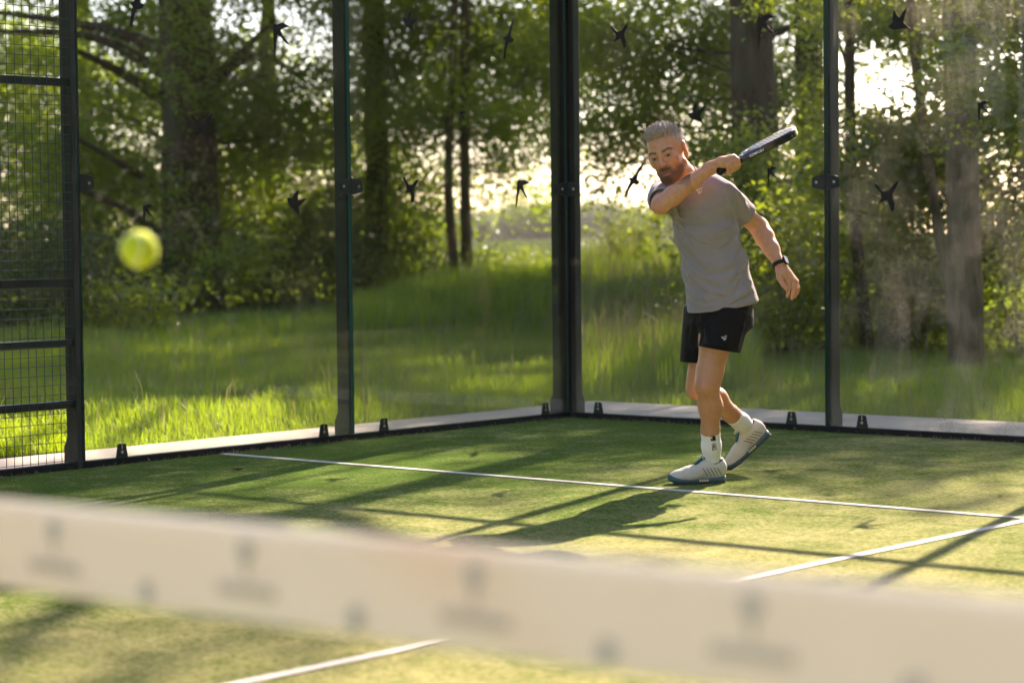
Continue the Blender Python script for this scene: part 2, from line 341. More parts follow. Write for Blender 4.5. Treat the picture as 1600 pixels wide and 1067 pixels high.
def post(o, along, out, label, w0=-0.025, w1=0.025, dep=0.09, h=4.0):
    o, along, out = Vector(o), Vector(along), Vector(out); up = Vector((0, 0, 1))
    root = empty('enclosure_post', o, label, 'fence post', 'uprights of the court enclosure')
    m = MB(); m.prism([(w0, 0.0), (w1, 0.0), (w1, h), (w0, h)], out*0.016, along, up, out, dep); m.obj('upright', M['steel'], root, bevel=0.003)
    g = MB(); g.prism([(dep+0.014, .0), (dep+0.045, .0), (dep+0.045, .105), (dep+0.014, .165)], along*(w0+0.004), out, up, along, (w1-w0)-0.008); g.obj('base_gusset', M['steel'], root)
    s_ = MB(); s_.prism([(w0+0.004, 0.037), (w1-0.004, 0.037), (w1-0.004, 3.0), (w0+0.004, 3.0)], out*0.0115, along, up, out, 0.004); s_.obj('gasket', M['black_rubber'], root)
    return root
post((0, -4, 0), S, SO, 'dark green upright where the wire mesh meets the glass')
post((0, -2, 0), S, SO, 'dark green upright in the middle of the side glass wall')
post((0, 0, 0), S, SO, 'left one of the pair of corner posts', -0.078, -0.008, 0.058)
cpo = post((0, 0, 0), B, BO, 'right one of the pair of corner posts', 0.008, 0.052, 0.058)
MB().box((-0.070, -0.006, 0.0), (0.006, 0.070, 3.0)).obj('corner_filler', M['black_rubber'], cpo)
post((2, 0, 0), B, BO, 'dark upright in the back glass wall right of the player')
for x, wd in ((4, 'first'), (6, 'second'), (8, 'third')): post((x, 0, 0), B, BO, wd+' upright of the back wall beyond the right edge')
rail = empty('top_rail', (0, 0, 0), 'horizontal steel rail along the top of the back glass wall', 'rail')
m = MB(); m.box((0.104, 0.018, 3.004), (9.9, 0.060, 3.046)); m.obj('tube', M['steel'], rail)
rail = empty('top_rail', (0, 0, 0), 'horizontal steel rail along the top of the side glass wall', 'rail')
m = MB(); m.box((-0.060, -3.97, 3.004), (-0.018, -0.09, 3.046)); m.obj('tube', M['steel'], rail)

mp_ = empty('mesh_panel', (0, -5, 0), 'welded wire mesh panel of the side wall at the left edge', 'mesh fence')
def fr_box(name, a, b): MB().box(a, b).obj(name, M['steel'], mp_, bevel=0.002)
fr_box('frame_upright', (-0.020, 0.955, 0.0), (0.010, 0.985, 3.0)); fr_box('frame_upright', (-0.020, -0.99, 0.0), (0.010, -0.96, 3.0))
for z in (0.338, 0.658, 0.973, 2.010, 2.97): fr_box('rail', (-0.045, -0.958, z-0.020), (-0.008, 0.953, z+0.020))
vw = MB().tube([(0, 0, 0.037), (0, 0, 2.99)], 0.002, 5).mesh('wire', M['wire']); hw = MB().tube([(0, -0.958, 0), (0, 0.953, 0)], 0.002, 5).mesh('wire', M['wire'])
for k in range(38): link('wire', vw, mp_, (-0.0055, 0.912-0.05*k, 0))
for k in range(59): link('wire', hw, mp_, (-0.0015, 0, 0.047+0.0498*k))
post((0, -6, 0), S, SO, 'upright of the wire mesh wall outside the left edge')

# ------------------------------------------------------------------ net in the foreground
def net_top(x): return 0.88 + 0.04*abs(x-5)/5
def tape_mat():
    t = NT('net_tape_vinyl'); v = t.coord('Object'); n = t.noise(v, 9, 4)
    c = t.mix(n, (0.80, 0.78, 0.74), (0.86, 0.85, 0.82))
    d = t.node('BsdfDiffuse'); t.set(d.inputs[0], c); tr = t.node('BsdfTranslucent'); t.set(tr.inputs[0], t.mix(t.fr(t.noise(v, 1.9, 2), 0.5, 0.68), (0.88, 0.84, 0.75), (0.88, 0.72, 0.50)))
    g = t.node('BsdfGlossy'); g.inputs['Roughness'].default_value = 0.35
    return t.done(t.shader_mix(0.04, t.shader_mix(0.42, d.outputs[0], tr.outputs[0]), g.outputs[0]))
M['tape'] = tape_mat()
M['ink'] = principled('faded_ink', (0.50, 0.48, 0.43), 0.7, 0.2)
M['cord'] = principled('net_cord', (0.012, 0.014, 0.012), 0.8, 0.2)
net = empty('padel_net', (5, -10, 0), 'out-of-focus net with a white printed headband in the foreground', 'net')
xs = np.linspace(-4.95, 4.95, 67); prof = [(-.006, -.100), (-.006, -.012), (-.0045, -.004), (0, 0), (.0045, -.004), (.006, -.012), (.006, -.100), (.0045, -.1005), (.0045, -.012), (0, -.003), (-.0045, -.012), (-.0045, -.1005)]
V = []; F = []; k = len(prof)
for x in xs:
    wob = 0.0012*math.sin(x*9)+0.0008*math.sin(x*23)
    V += [(x, y+wob, net_top(x+5)+z) for y, z in prof]
for i in range(len(xs)-1):
    for j in range(k): F.append((i*k+j, i*k+(j+1) % k, (i+1)*k+(j+1) % k, (i+1)*k+j))
MB().add(V, F).obj('headband', M['tape'], net, smooth=False)
cd = MB()
for x in np.arange(-4.95, 4.96, 0.045): cd.tube([(x, 0, 0.005), (x, 0, net_top(x+5)-0.1)], 0.0005, 4, cap=False)
for h in np.arange(0.02, 0.80, 0.045): cd.tube([(x, 0.002, h*net_top(x+5)/0.9) for x in (-4.95, -2, 0, 2, 4.95)], 0.0005, 4, cap=False)
tag(cd.obj('cord_mesh', M['cord'], net), kind='stuff')
for k_ in range(-14, 14):                       # emblem above a word, repeated along the band
    x = 7.835-5+0.315*k_
    if abs(x) > 4.8: continue
    zt = net_top(x+5); g = MB(); o = (x, -0.0092, zt-0.030); ax, ay, an = (1, 0, 0), (0, 0, 1), (0, 1, 0)
    g.prism([(-.012, .006), (-.004, .013), (.004, .013), (.012, .006), (.010, -.004), (.003, -.010), (-.003, -.010), (-.010, -.004)], o, ax, ay, an, .0008)
    g.prism([(-.003, -.0105), (.003, -.0105), (.003, -.026), (-.003, -.026)], o, ax, ay, an, .0008)
    for j in range(9):
        cx = -.040+.010*j; g.prism([(cx-.0035, -.045), (cx+.0035, -.045), (cx+.0035, -.034), (cx-.0035, -.034)], o, ax, ay, an, .0008)
    g.obj('printed_logo', M['ink'], net)
    x2 = x+0.1575; g = MB(); o = (x2, -0.0092, net_top(x2+5)-0.084)
    g.prism([(math.cos(a)*.011, math.sin(a)*.014) for a in np.linspace(0, 2*math.pi, 13)[:-1]], o, ax, ay, an, .0008); g.obj('tie_eyelet', M['ink'], net)

# ------------------------------------------------------------------ ball in flight
bc = at(218, 390, 3.95); br = 0.0325
def felt():
    t = NT('yellow_felt'); p = t.node('BsdfPrincipled'); v = t.coord('Object'); n = t.noise(v, 260, 4, 0.7)
    t.set(p.inputs['Base Color'], t.mix(n, (0.34, 0.46, 0.01), (0.56, 0.66, 0.03))); p.inputs['Roughness'].default_value = 0.95; p.inputs['Specular IOR Level'].default_value = 0.05
    p.inputs['Sheen Weight'].default_value = 0.7; p.inputs['Sheen Roughness'].default_value = 0.5; t.set(p.inputs['Sheen Tint'], (0.9, 1.0, 0.3))
    t.set(p.inputs['Normal'], t.bump(n, 0.6, 0.002)); return t.done(p.outputs[0])
ball = empty('padel_ball', bc, 'blurred yellow-green ball flying in front of the side glass', 'ball'); ball.rotation_euler = (0.5, 0.3, 0.9)
bm = bmesh.new(); bmesh.ops.create_uvsphere(bm, u_segments=48, v_segments=24, radius=br); me = bpy.data.meshes.new('felt'); bm.to_mesh(me); bm.free(); me.materials.append(felt())
me.polygons.foreach_set('use_smooth', [True]*len(me.polygons)); link('felt', me, ball)
sp = []
for i in range(97):
    a = 2*math.pi*i/96; vv = Vector((math.cos(a)+0.44*math.cos(3*a), math.sin(a)-0.44*math.sin(3*a), 1.33*math.sin(2*a))).normalized()*(br+0.0002); sp.append(vv)
MB().tube(sp, 0.0012, 6, cap=False).obj('seam', principled('pale_seam', (0.75, 0.78, 0.55), 0.7), ball, smooth=True)

# ------------------------------------------------------------------ vegetation
def unit(v): return v/np.maximum(np.linalg.norm(v, axis=-1, keepdims=True), 1e-9)
def leaves(pos, size, flat=0.5, droop=0.25, aspect=0.62):
    n = len(pos); nrm = rng.normal(size=(n, 3)); nrm[:, 2] = np.abs(nrm[:, 2])+flat; nrm = unit(nrm)
    a = rng.normal(size=(n, 3)); a[:, 2] -= droop*2; a = unit(a - nrm*np.sum(a*nrm, 1, keepdims=True)); b = np.cross(nrm, a)
    L = (size*rng.uniform(0.6, 1.25, n))[:, None]; Wd = L*aspect*0.5
    V = np.stack([pos-a*L*.5, pos-a*L*.05+b*Wd+nrm*L*.10, pos+a*L*.5-nrm*L*.06, pos-a*L*.05-b*Wd+nrm*L*.10], 1).reshape(-1, 3)
    return V, np.arange(4*n).reshape(-1, 4), np.repeat(np.clip(rng.beta(1.6, 2.6, n), 0, 1), 4)
def clump_points(centres, sigma, m):
    c = np.repeat(np.asarray(centres), m, 0); return c + rng.normal(size=c.shape)*np.array([1, 1, 0.7])*sigma*0.6
def ellipsoid_points(c, rad, n):
    p = unit(rng.normal(size=(n, 3)))*(rng.uniform(0.15, 1, (n, 1))**0.45); return np.asarray(c)+p*np.asarray(rad)
def rough_tube(pts, rads, seg=18, sub=26, amp=0.10, seed=0):
    pts = np.asarray(pts, float); rads = np.asarray(rads, float); s = np.linspace(0, len(pts)-1, sub)
    i = np.minimum(s.astype(int), len(pts)-2); fr_ = s-i
    def cr(A):
        P0 = A[np.maximum(i-1, 0)]; P1 = A[i]; P2 = A[i+1]; P3 = A[np.minimum(i+2, len(A)-1)]; f = fr_ if A.ndim == 1 else fr_[:, None]
        return 0.5*(2*P1+(P2-P0)*f+(2*P0-5*P1+4*P2-P3)*f**2+(3*P1-P0-3*P2+P3)*f**3)
    C_ = cr(pts); R_ = np.maximum(cr(rads), 0.002); T = unit(np.gradient(C_, axis=0)); ref = np.array([0.3, 0.9, 0.1]); V = []
    for j in range(sub):
        a = unit(ref-T[j]*ref.dot(T[j])); b = np.cross(T[j], a); th = np.linspace(0, 2*np.pi, seg, endpoint=False)
        rr = R_[j]*(1+amp*(np.sin(3*th+seed+j*.13)*.5+np.sin(7*th+2*seed-j*.21)*.4+rng.normal(size=seg)*.30))
        V.append(C_[j]+(np.cos(th)[:, None]*a+np.sin(th)[:, None]*b)*rr[:, None])
    V = np.concatenate(V); k_ = np.arange(seg); Q = np.concatenate([np.stack([j*seg+k_, j*seg+(k_+1) % seg, (j+1)*seg+(k_+1) % seg, (j+1)*seg+k_], 1) for j in range(sub-1)])
    return V, Q
class Plant:
    def __init__(s, name, label, cat, base, group): s.root = empty(name, base, label, cat, group); s.b = np.array(base); s.L = []; s.W = []
    def wood(s, name, pts, rads, **kw):
        V, Q = rough_tube(pts, rads, **kw); return link(name, npmesh(name, V-s.b, Q, mats=[getattr(s, 'bark', M['bark'])], smooth=True), s.root)
    def foliage(s, pos, size, **kw): s.L.append((pos, size, kw))
    def finish(s, mat, name='crown'):
        if not s.L: return
        Vs, Rs = [], []
        for pos, size, kw in s.L:
            V, _, R_ = leaves(pos, size, **kw); Vs.append(V); Rs.append(R_)
        V = np.concatenate(Vs)-s.b; tag(link(name, npmesh(name, V, np.arange(len(V)).reshape(-1, 4), mats=[mat], attrs={'rnd': np.concatenate(Rs)}), s.root), kind='stuff')
def in_poly(x, y, P):
    r_ = np.zeros(len(x), bool); n = len(P)
    for i in range(n):
        x1, y1 = P[i]; x2, y2 = P[(i+1) % n]
        c = ((y1 > y) != (y2 > y)) & (x < (x2-x1)*(y-y1)/(y2-y1+1e-12)+x1); r_ ^= c
    return r_
# unseen high canopy shaped to cast chosen shade: thick (1) or open (0) above each spot of ground, seen along the sun
CANOPY = [(0.85, [(-60, -12), (-0.6, -12), (-0.6, 0.5), (12, 0.5), (12, 40), (-60, 40)]), (0.22, [(-60, 3.2), (12, 3.2), (12, 40), (-60, 40)]), (0.80, [(-60, 3.2), (-4.6, 3.2), (-4.6, 9), (-14, 12), (-60, 12)]), (0.45, [(-5, 2.2), (-0.3, 0.4), (3, 0.6), (3, 3.2), (-5, 4.5)]),
 (0.0, [(-0.3, -8), (-0.3, -1.2), (-3.9, 1.7), (-3.7, -0.8), (-2.8, -8)]), (0.0, [(-4.4, 3.0), (-3.4, 3.6), (-4.6, 5.2), (-5.6, 4.6)]), (0.0, [(-7, 8), (-5, 8.5), (-6, 10.5), (-8.4, 10.2)]),
 (0.02, [(-0.6, -12), (12, -12), (12, 0.5), (-0.6, 0.5)]),
 (0.95, [(0.0, -4.6), (-0.3, 0.6), (3.6, 0.6), (3.84, -0.29), (2.54, -1.0), (1.9, -1.6), (0.68, -2.45), (0.73, -3.76), (0.8, -4.68), (0.4, -5.2)]),
 (0.28, [(0.57, -2.53), (2.06, -1.33), (2.75, -2.5), (2.5, -3.0), (1.51, -3.48)]),
 (0.55, [(2.6, -1.2), (3.3, -0.6), (4.4, -2.5), (4.2, -3.3), (3.6, -3.0), (3.0, -1.9)]),
 (0.45, [(1.12, -4.5), (2.09, -4.40), (2.6, -4.3), (2.62, -3.3), (2.95, -4.13), (2.9, -5.01), (2.16, -5.2), (1.3, -5.15)]),
 (0.6, [(3.75, -7.07), (3.89, -6.31), (4.13, -6.13), (4.39, -7.09), (4.2, -7.37)]), (0.6, [(4.49, -7.53), (4.57, -6.74), (4.79, -6.79), (4.82, -7.58)])]
def canopy(x, y):
    w = np.zeros(len(x))
    for val, P in CANOPY: w[in_poly(x, y, P)] = val
    return w
N_ = 9500
g = np.stack([rng.uniform(-26, 9, N_), rng.uniform(-9, 15, N_)], 1); keep = rng.uniform(size=N_) < canopy(g[:, 0], g[:, 1]); g = g[keep]
sd = rng.uniform(15.5, 27, len(g)); high = np.concatenate([g+sd[:, None]*SUN_H, (sd*TAN)[:, None]], 1)

TREES = []
def tree(label, base_px, d, r0, lean, height, mat, vis, name='tree', limbs=(), hi=True, group='trees of the wood behind the court', leaf=0.078):
    b = at(base_px, 480, d); b[2] = gz(b[0], b[1])-0.06
    T = Plant(name, label, 'tree', b, group)
    if mat is M['leaf_pale']: T.bark = M['bark_pale']
    top = b+np.array([0, 0, height])+_r0*lean[-1]*1.0
    hs = np.linspace(0, 1, 7); pts = [b+np.array([0, 0, height*h])+_r0*np.interp(h*height, np.linspace(0, 6, len(lean)), lean)+_f*0.10*math.sin(h*7) for h in hs]
    fl = [1.35, 1.0, 0.93, 0.82, 0.66, 0.45, 0.15]
    T.wood('trunk', [pts[0]-np.array([0, 0, 0.2]), pts[0]+np.array([0, 0, 0.35])]+pts[1:], [r0*1.5, r0*1.15]+[r0*f for f in fl[1:]], sub=48, seg=20, amp=0.09, seed=base_px)
    for (px0, py0, px1, py1, px2, py2, rr, dd) in limbs:
        p0, p1, p2 = at(px0, py0, d), at(px1, py1, d+dd*.5), at(px2, py2, d+dd); T.wood('branch', [p0, p1, p2], [rr*.8, rr*.6, rr*.3], seg=10, sub=16, amp=0.10, seed=px0)
    for (px, py, dd, rx, ry, rz, n, m, *sz) in vis:
        n = int(n*(2.2 if d > 34 else 2.15))
        c = at(px, py, d+dd); bo = ellipsoid_points(c, (rx, ry, rz), max(3, n//7)); cs = bo[rng.integers(0, len(bo), n)]+rng.normal(size=(n, 3))*np.array([.42, .42, .20])*d/34; cs[:, 2] = np.maximum(cs[:, 2], 0.4); T.foliage(clump_points(cs, 0.36*d/32, m), sz[0] if sz else leaf)
        for i in range(0, n, 34):
            q0 = np.array([np.interp(cs[i, 2]*0.8, [p[2] for p in pts], [p[k] for p in pts]) for k in range(3)])
            T.W.append((q0, cs[i]))
    if T.W:
        Vs, Qs, o = [], [], 0
        for q0, q1 in T.W:
            V, Q = rough_tube([q0, (q0+q1)/2+rng.normal(size=3)*0.25, q1], [r0*0.03+0.006, r0*0.02+0.005, 0.004], seg=5, sub=7, amp=0.05); Vs.append(V); Qs.append(Q+o); o += len(V)
        tag(link('twigs', npmesh('twigs', np.concatenate(Vs)-T.b, np.concatenate(Qs), mats=[M['bark']], smooth=True), T.root), kind='stuff')
    T.mat = mat; T.hi = hi; T.top = top; TREES.append(T); return T
#    px   d    r    lean
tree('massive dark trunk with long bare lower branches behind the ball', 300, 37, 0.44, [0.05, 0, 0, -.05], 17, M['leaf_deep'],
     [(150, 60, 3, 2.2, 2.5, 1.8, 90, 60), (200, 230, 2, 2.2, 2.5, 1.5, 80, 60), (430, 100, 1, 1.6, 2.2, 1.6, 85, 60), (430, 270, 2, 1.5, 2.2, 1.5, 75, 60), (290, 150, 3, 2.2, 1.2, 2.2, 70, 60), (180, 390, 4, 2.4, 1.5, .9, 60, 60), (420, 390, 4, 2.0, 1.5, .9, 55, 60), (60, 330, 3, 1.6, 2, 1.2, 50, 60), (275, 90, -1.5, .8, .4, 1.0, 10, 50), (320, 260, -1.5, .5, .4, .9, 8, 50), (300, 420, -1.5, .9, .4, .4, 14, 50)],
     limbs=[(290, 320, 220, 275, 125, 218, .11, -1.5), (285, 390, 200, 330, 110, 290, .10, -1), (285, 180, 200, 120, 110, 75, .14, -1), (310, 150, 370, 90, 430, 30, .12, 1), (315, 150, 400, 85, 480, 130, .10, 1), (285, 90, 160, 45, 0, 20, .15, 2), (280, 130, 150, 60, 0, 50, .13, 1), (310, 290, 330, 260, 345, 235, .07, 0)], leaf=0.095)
tree('dark ivied trunk just right of the middle side-wall upright', 585, 40, 0.20, [0, .05, 0.1, 0], 16, M['leaf_deep'],
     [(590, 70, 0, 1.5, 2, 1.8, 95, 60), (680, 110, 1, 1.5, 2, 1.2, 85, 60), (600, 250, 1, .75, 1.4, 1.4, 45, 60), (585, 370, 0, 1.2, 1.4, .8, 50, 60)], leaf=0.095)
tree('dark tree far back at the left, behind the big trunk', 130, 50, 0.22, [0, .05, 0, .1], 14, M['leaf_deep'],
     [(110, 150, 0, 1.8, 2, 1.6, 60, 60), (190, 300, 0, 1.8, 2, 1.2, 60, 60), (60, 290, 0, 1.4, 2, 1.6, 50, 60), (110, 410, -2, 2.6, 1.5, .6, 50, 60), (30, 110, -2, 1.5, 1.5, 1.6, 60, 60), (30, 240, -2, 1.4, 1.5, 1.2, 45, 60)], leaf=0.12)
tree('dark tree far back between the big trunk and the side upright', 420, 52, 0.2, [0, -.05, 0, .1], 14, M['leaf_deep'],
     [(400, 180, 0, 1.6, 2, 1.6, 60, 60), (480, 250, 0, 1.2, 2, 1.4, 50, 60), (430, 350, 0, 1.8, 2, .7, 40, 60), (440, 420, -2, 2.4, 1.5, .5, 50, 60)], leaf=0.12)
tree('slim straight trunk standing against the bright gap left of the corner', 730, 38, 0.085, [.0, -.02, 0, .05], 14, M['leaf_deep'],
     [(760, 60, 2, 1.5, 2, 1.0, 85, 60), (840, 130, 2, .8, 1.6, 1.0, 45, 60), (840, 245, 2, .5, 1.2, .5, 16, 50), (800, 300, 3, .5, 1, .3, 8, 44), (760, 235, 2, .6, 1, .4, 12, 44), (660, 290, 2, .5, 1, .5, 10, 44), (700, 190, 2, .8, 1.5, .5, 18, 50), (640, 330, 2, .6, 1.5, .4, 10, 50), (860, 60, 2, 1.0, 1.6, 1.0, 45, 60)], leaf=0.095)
tree('thin twin trunk leaning beside the slim straight one', 703, 37, 0.07, [.1, .0, .1, .15], 12, M['leaf_deep'], [(740, 120, 0, .6, 1, .8, 16, 50)], hi=False)
tree('large ivied trunk directly behind the racket', 1186, 28, 0.27, [.05, 0, -.08, -.1], 18, M['leaf_mid'],
     [(1010, 40, 3, 1.6, 2, .9, 105, 60), (1080, 130, 3, 1.0, 2, .9, 62, 60), (960, 150, 4, .8, 1.6, .7, 50, 60), (1000, 230, 4, .8, 1.4, .35, 22, 50), (950, 285, 4, .45, .9, .22, 6, 40), (1010, 310, 3, .35, .8, .22, 6, 40), (1200, 330, -1, .45, .5, 1.1, 55, 60), (1210, 120, 1, .6, 1, 1.0, 36, 60), (1090, 250, 3, .5, 1, .4, 22, 60), (1230, 430, -1, .7, .6, .7, 48, 60)],
     limbs=[(1180, 130, 1080, 90, 990, 60, .022, 2), (1180, 85, 1060, 75, 950, 30, .022, 1), (1195, 230, 1130, 200, 1060, 215, .015, 0), (1190, 60, 1260, 30, 1330, -30, .06, 0)])
tree('grey-brown trunk half hidden behind the right upright', 1266, 30, 0.19, [0, 0, .03, 0], 16, M['leaf_mid'],
     [(1250, 60, 2, .9, 1.6, 1.0, 30, 60), (1330, 40, 2, 1.0, 1.6, .6, 30, 60), (1255, 300, 2, .8, 1.2, .8, 30, 60), (1340, 320, 2, .9, 1.4, .7, 40, 60)])
tree('thin crooked sapling just right of the right upright', 1340, 22, 0.055, [.08, -.02, -.07, -.02, .1], 8, M['leaf_mid'],
     [(1340, 20, 0, .45, .8, .5, 20, 50), (1370, 300, 0, .45, .8, .35, 20, 50), (1345, 250, 0, .3, .5, .5, 10, 50)], limbs=[(1325, 110, 1345, 60, 1385, 5, .02, .3), (1325, 110, 1310, 60, 1300, 10, .02, -.2)], hi=False)
tree('slender leaning trunk rising left towards the top beside the broad grey trunk', 1492, 21.5, 0.046, [.0, -.16, -.36, -.46, -.5], 9, M['leaf_pale'],
     [(1445, 20, 0, .4, .6, .3, 14, 50), (1430, 200, 1, .2, .5, .4, 8, 50), (1400, 230, 1, .35, .6, .3, 14, 50), (1450, 330, 1, .3, .6, .5, 14, 50)], limbs=[(1424, 100, 1450, 60, 1490, 20, .02, .3), (1428, 130, 1380, 125, 1330, 140, .012, .3)], hi=False, leaf=0.072)
tree('broad pale grey trunk near the right edge', 1503, 20.5, 0.14, [.03, 0, 0, -.02], 17, M['leaf_pale'],
     [(1570, 70, 1.8, .6, 1.2, .7, 40, 50), (1590, 200, 2, .45, 1.2, .6, 26, 50), (1570, 300, 2, .6, 1.2, .7, 44, 50), (1440, 30, 3, .8, 1.0, .35, 26, 50), (1400, 270, 3.5, .9, 1.0, .4, 40, 50)], limbs=[(1500, 60, 1540, 30, 1590, -10, .05, .4)])
tree('thin bare stem at the right edge', 1612, 18, 0.030, [.0, 0, -.04, -.12, -.14], 7, M['leaf_pale'], [(1600, 40, 0, .35, .5, .5, 20, 46), (1560, 130, 0, .25, .4, .2, 10, 46), (1585, 170, 0, .2, .4, .25, 8, 46)], hi=False, leaf=0.07)
# tall trees further right, out of the picture, whose crowns dapple the court
for k_, (bx, by) in enumerate([(-3.5, 19.0), (1.5, 22.0), (-8.0, 25.0), (4.0, 17.5)]):
    b = np.array([bx, by, gz(bx, by)-0.06]); T = Plant('tree', 'tall tree outside the right edge whose crown shades the court', 'tree', b, 'tall trees outside the frame')
    T.wood('trunk', [b-np.array([0, 0, .2]), b+np.array([.1, 0, 4]), b+np.array([-.1, .1, 9]), b+np.array([.1, 0, 15])], [.34, .26, .2, .05], sub=30)
    T.mat = M['leaf_mid']; T.hi = True; T.top = b+np.array([0, 0, 15]); TREES.append(T)
hiT = [T for T in TREES if T.hi]; D = np.stack([np.hypot(high[:, 0]-T.b[0], high[:, 1]-T.b[1]) for T in hiT], 1); own = D.argmin(1)
for i, T in enumerate(hiT):
    c = high[own == i]
    if len(c):
        T.foliage(clump_points(c, 0.5, 66), 0.155)
        for j in range(0, len(c), max(1, len(c)//14)):
            q0 = T.b+np.array([0, 0, min(c[j, 2]*0.75, 12)]); T.wood('branch', [q0, (q0+c[j])/2+np.array([0, 0, .6]), c[j]], [.09, .05, .015], seg=7, sub=9)
for T in TREES: T.finish(T.mat)
# unseen trees added to cut sky fill, behind the camera and to its right
rb = Plant('tree', 'leafy tree added unseen beyond the edge of the picture', 'tree', np.array([0.0, 0, 0]), 'trees added round the rest of the court')
rb.wood('trunk', [(0, 0, -.2), (.1, 0, 4), (-.1, .1, 8), (0, 0, 12)], [.3, .24, .16, .04], sub=24)
cs = np.concatenate([ellipsoid_points((0, 0, 8.5), (3.4, 3.4, 5.5), 330), ellipsoid_points((0, 0, 3), (3.2, 3.2, 3.0), 170)]); rb.foliage(clump_points(cs, 0.9, 30), 0.30); rb.finish(M['leaf_mid'])
spots = [(18+rng.uniform(-1, 1.5), y) for y in range(-24, 10, 4)]+[(23+rng.uniform(-1, 1), y) for y in range(-26, 14, 6)]+[(x, -27+rng.uniform(-1, 1)) for x in range(-8, 4, 4)]
spots += [(9+5*k+rng.uniform(-1, 1), 14+2.4*k+j*5.5+rng.uniform(-1, 1)) for k in range(5) for j in range(2)]+[(-9-1.5*j, -8-4.5*j) for j in range(5)]+[(-15-2*j, -6-5*j) for j in range(4)]
for i, (x, y) in enumerate(spots):
    if i == 0: o = rb.root
    else:
        o = rb.root.copy(); col.objects.link(o)
        for ch in list(rb.root.children): c2 = ch.copy(); col.objects.link(c2); c2.parent = o
    o.location = (x, y, 0); o.rotation_euler = (0, 0, i*1.7); sc_ = 0.85+0.3*((i*37) % 10)/10; o.scale = (sc_, sc_, sc_)

# undergrowth: each shrub its own plant
def shrub(label, px, py, d, rad, n, m, mat, size=0.065, name='shrub'):
    c = at(px, py, d); b = c.copy(); b[2] = gz(b[0], b[1])-0.06; P = Plant(name, label, 'shrub', b, 'undergrowth at the edge of the wood')
    cs = ellipsoid_points((c[0], c[1], max(c[2], rad[2]*.6)), rad, n); cs[:, 2] = np.abs(cs[:, 2]-0.05)+0.05; P.foliage(clump_points(cs, 0.36, m), size)
    for i in range(0, n, max(1, n//7)): P.wood('stem', [b+np.array([rng.normal()*.1, rng.normal()*.1, 0]), (b+cs[i])/2+rng.normal(size=3)*.06, cs[i]], [.016, .011, .004], seg=5, sub=6)
    P.finish(mat, 'foliage'); return P
shrub('low dark bush under the big tree, left of its trunk', 190, 440, 36, (1.6, 1.0, .9), 150, 60, M['shaded_shrub'])
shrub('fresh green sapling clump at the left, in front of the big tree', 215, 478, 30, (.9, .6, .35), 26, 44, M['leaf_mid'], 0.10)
shrub('bush behind the wire mesh at the left edge', 40, 430, 30, (1.3, 1.0, .9), 120, 60, M['shaded_shrub'])
shrub('dark bush right of the big trunk, by the upright', 430, 440, 38, (1.6, 1.0, .9), 150, 60, M['shaded_shrub'])
shrub('bush at the foot of the ivied trunk', 610, 420, 40, (1.4, 1.0, .7), 120, 60, M['shaded_shrub'])
shrub('bush below the bright gap, left of the corner', 700, 425, 38, (1.2, 1.0, .40), 50, 60, M['shrub'])
shrub('pale bush beside the corner posts', 830, 420, 42, (1.1, 1.0, .30), 30, 60, M['shrub'])
shrub('leafy bush between the corner and the player', 1000, 385, 34, (.6, .8, .40), 40, 60, M['leaf_mid'])
shrub('large dense shrub between the player and the right upright', 1225, 480, 22, (.75, .7, .75), 105, 60, M['shrub'], 0.06)
shrub('dark low shrub just behind the player', 1040, 480, 25, (.35, .4, .3), 22, 50, M['shrub'], 0.05)
shrub('shrub right of the right upright, behind the sapling', 1370, 440, 23, (.75, .7, .8), 100, 60, M['shrub'], 0.06)
shrub('shrub at the foot of the broad grey trunk', 1425, 490, 22.5, (.6, .6, .8), 80, 60, M['shrub'], 0.06)
shrub('leafy shrub at the right edge', 1595, 450, 23, (.55, .7, .8), 80, 60, M['leaf_mid'], 0.06)
shrub('thicket behind the right trunks', 1440, 390, 30, (1.6, .8, .8), 100, 60, M['shrub'])

# far hedge line and fields
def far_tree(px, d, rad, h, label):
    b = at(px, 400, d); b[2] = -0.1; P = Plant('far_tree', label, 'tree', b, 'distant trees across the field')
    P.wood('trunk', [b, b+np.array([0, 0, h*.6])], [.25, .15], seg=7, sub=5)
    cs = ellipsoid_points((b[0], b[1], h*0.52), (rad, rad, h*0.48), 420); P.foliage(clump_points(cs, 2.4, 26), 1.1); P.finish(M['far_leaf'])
for px, d, rad, h, lab in [(430, 560, 13, 9.0, 'distant pale tree seen under the big tree'), (610, 600, 14, 8.5, 'distant tree behind the ivied trunk'), (770, 620, 8, 6.4, 'small distant tree in the bright gap'), (835, 580, 10, 8.2, 'rounded distant tree just left of the corner posts'), (930, 570, 9, 8.0, 'rounded distant tree just right of the corner posts'), (1010, 600, 13, 7.2, 'distant tree behind the player'), (1120, 620, 14, 9, 'distant tree hidden behind the player'), (700, 630, 12, 5.6, 'low distant tree in the bright gap left of the small one')]:
    far_tree(px, d, rad, h, lab)

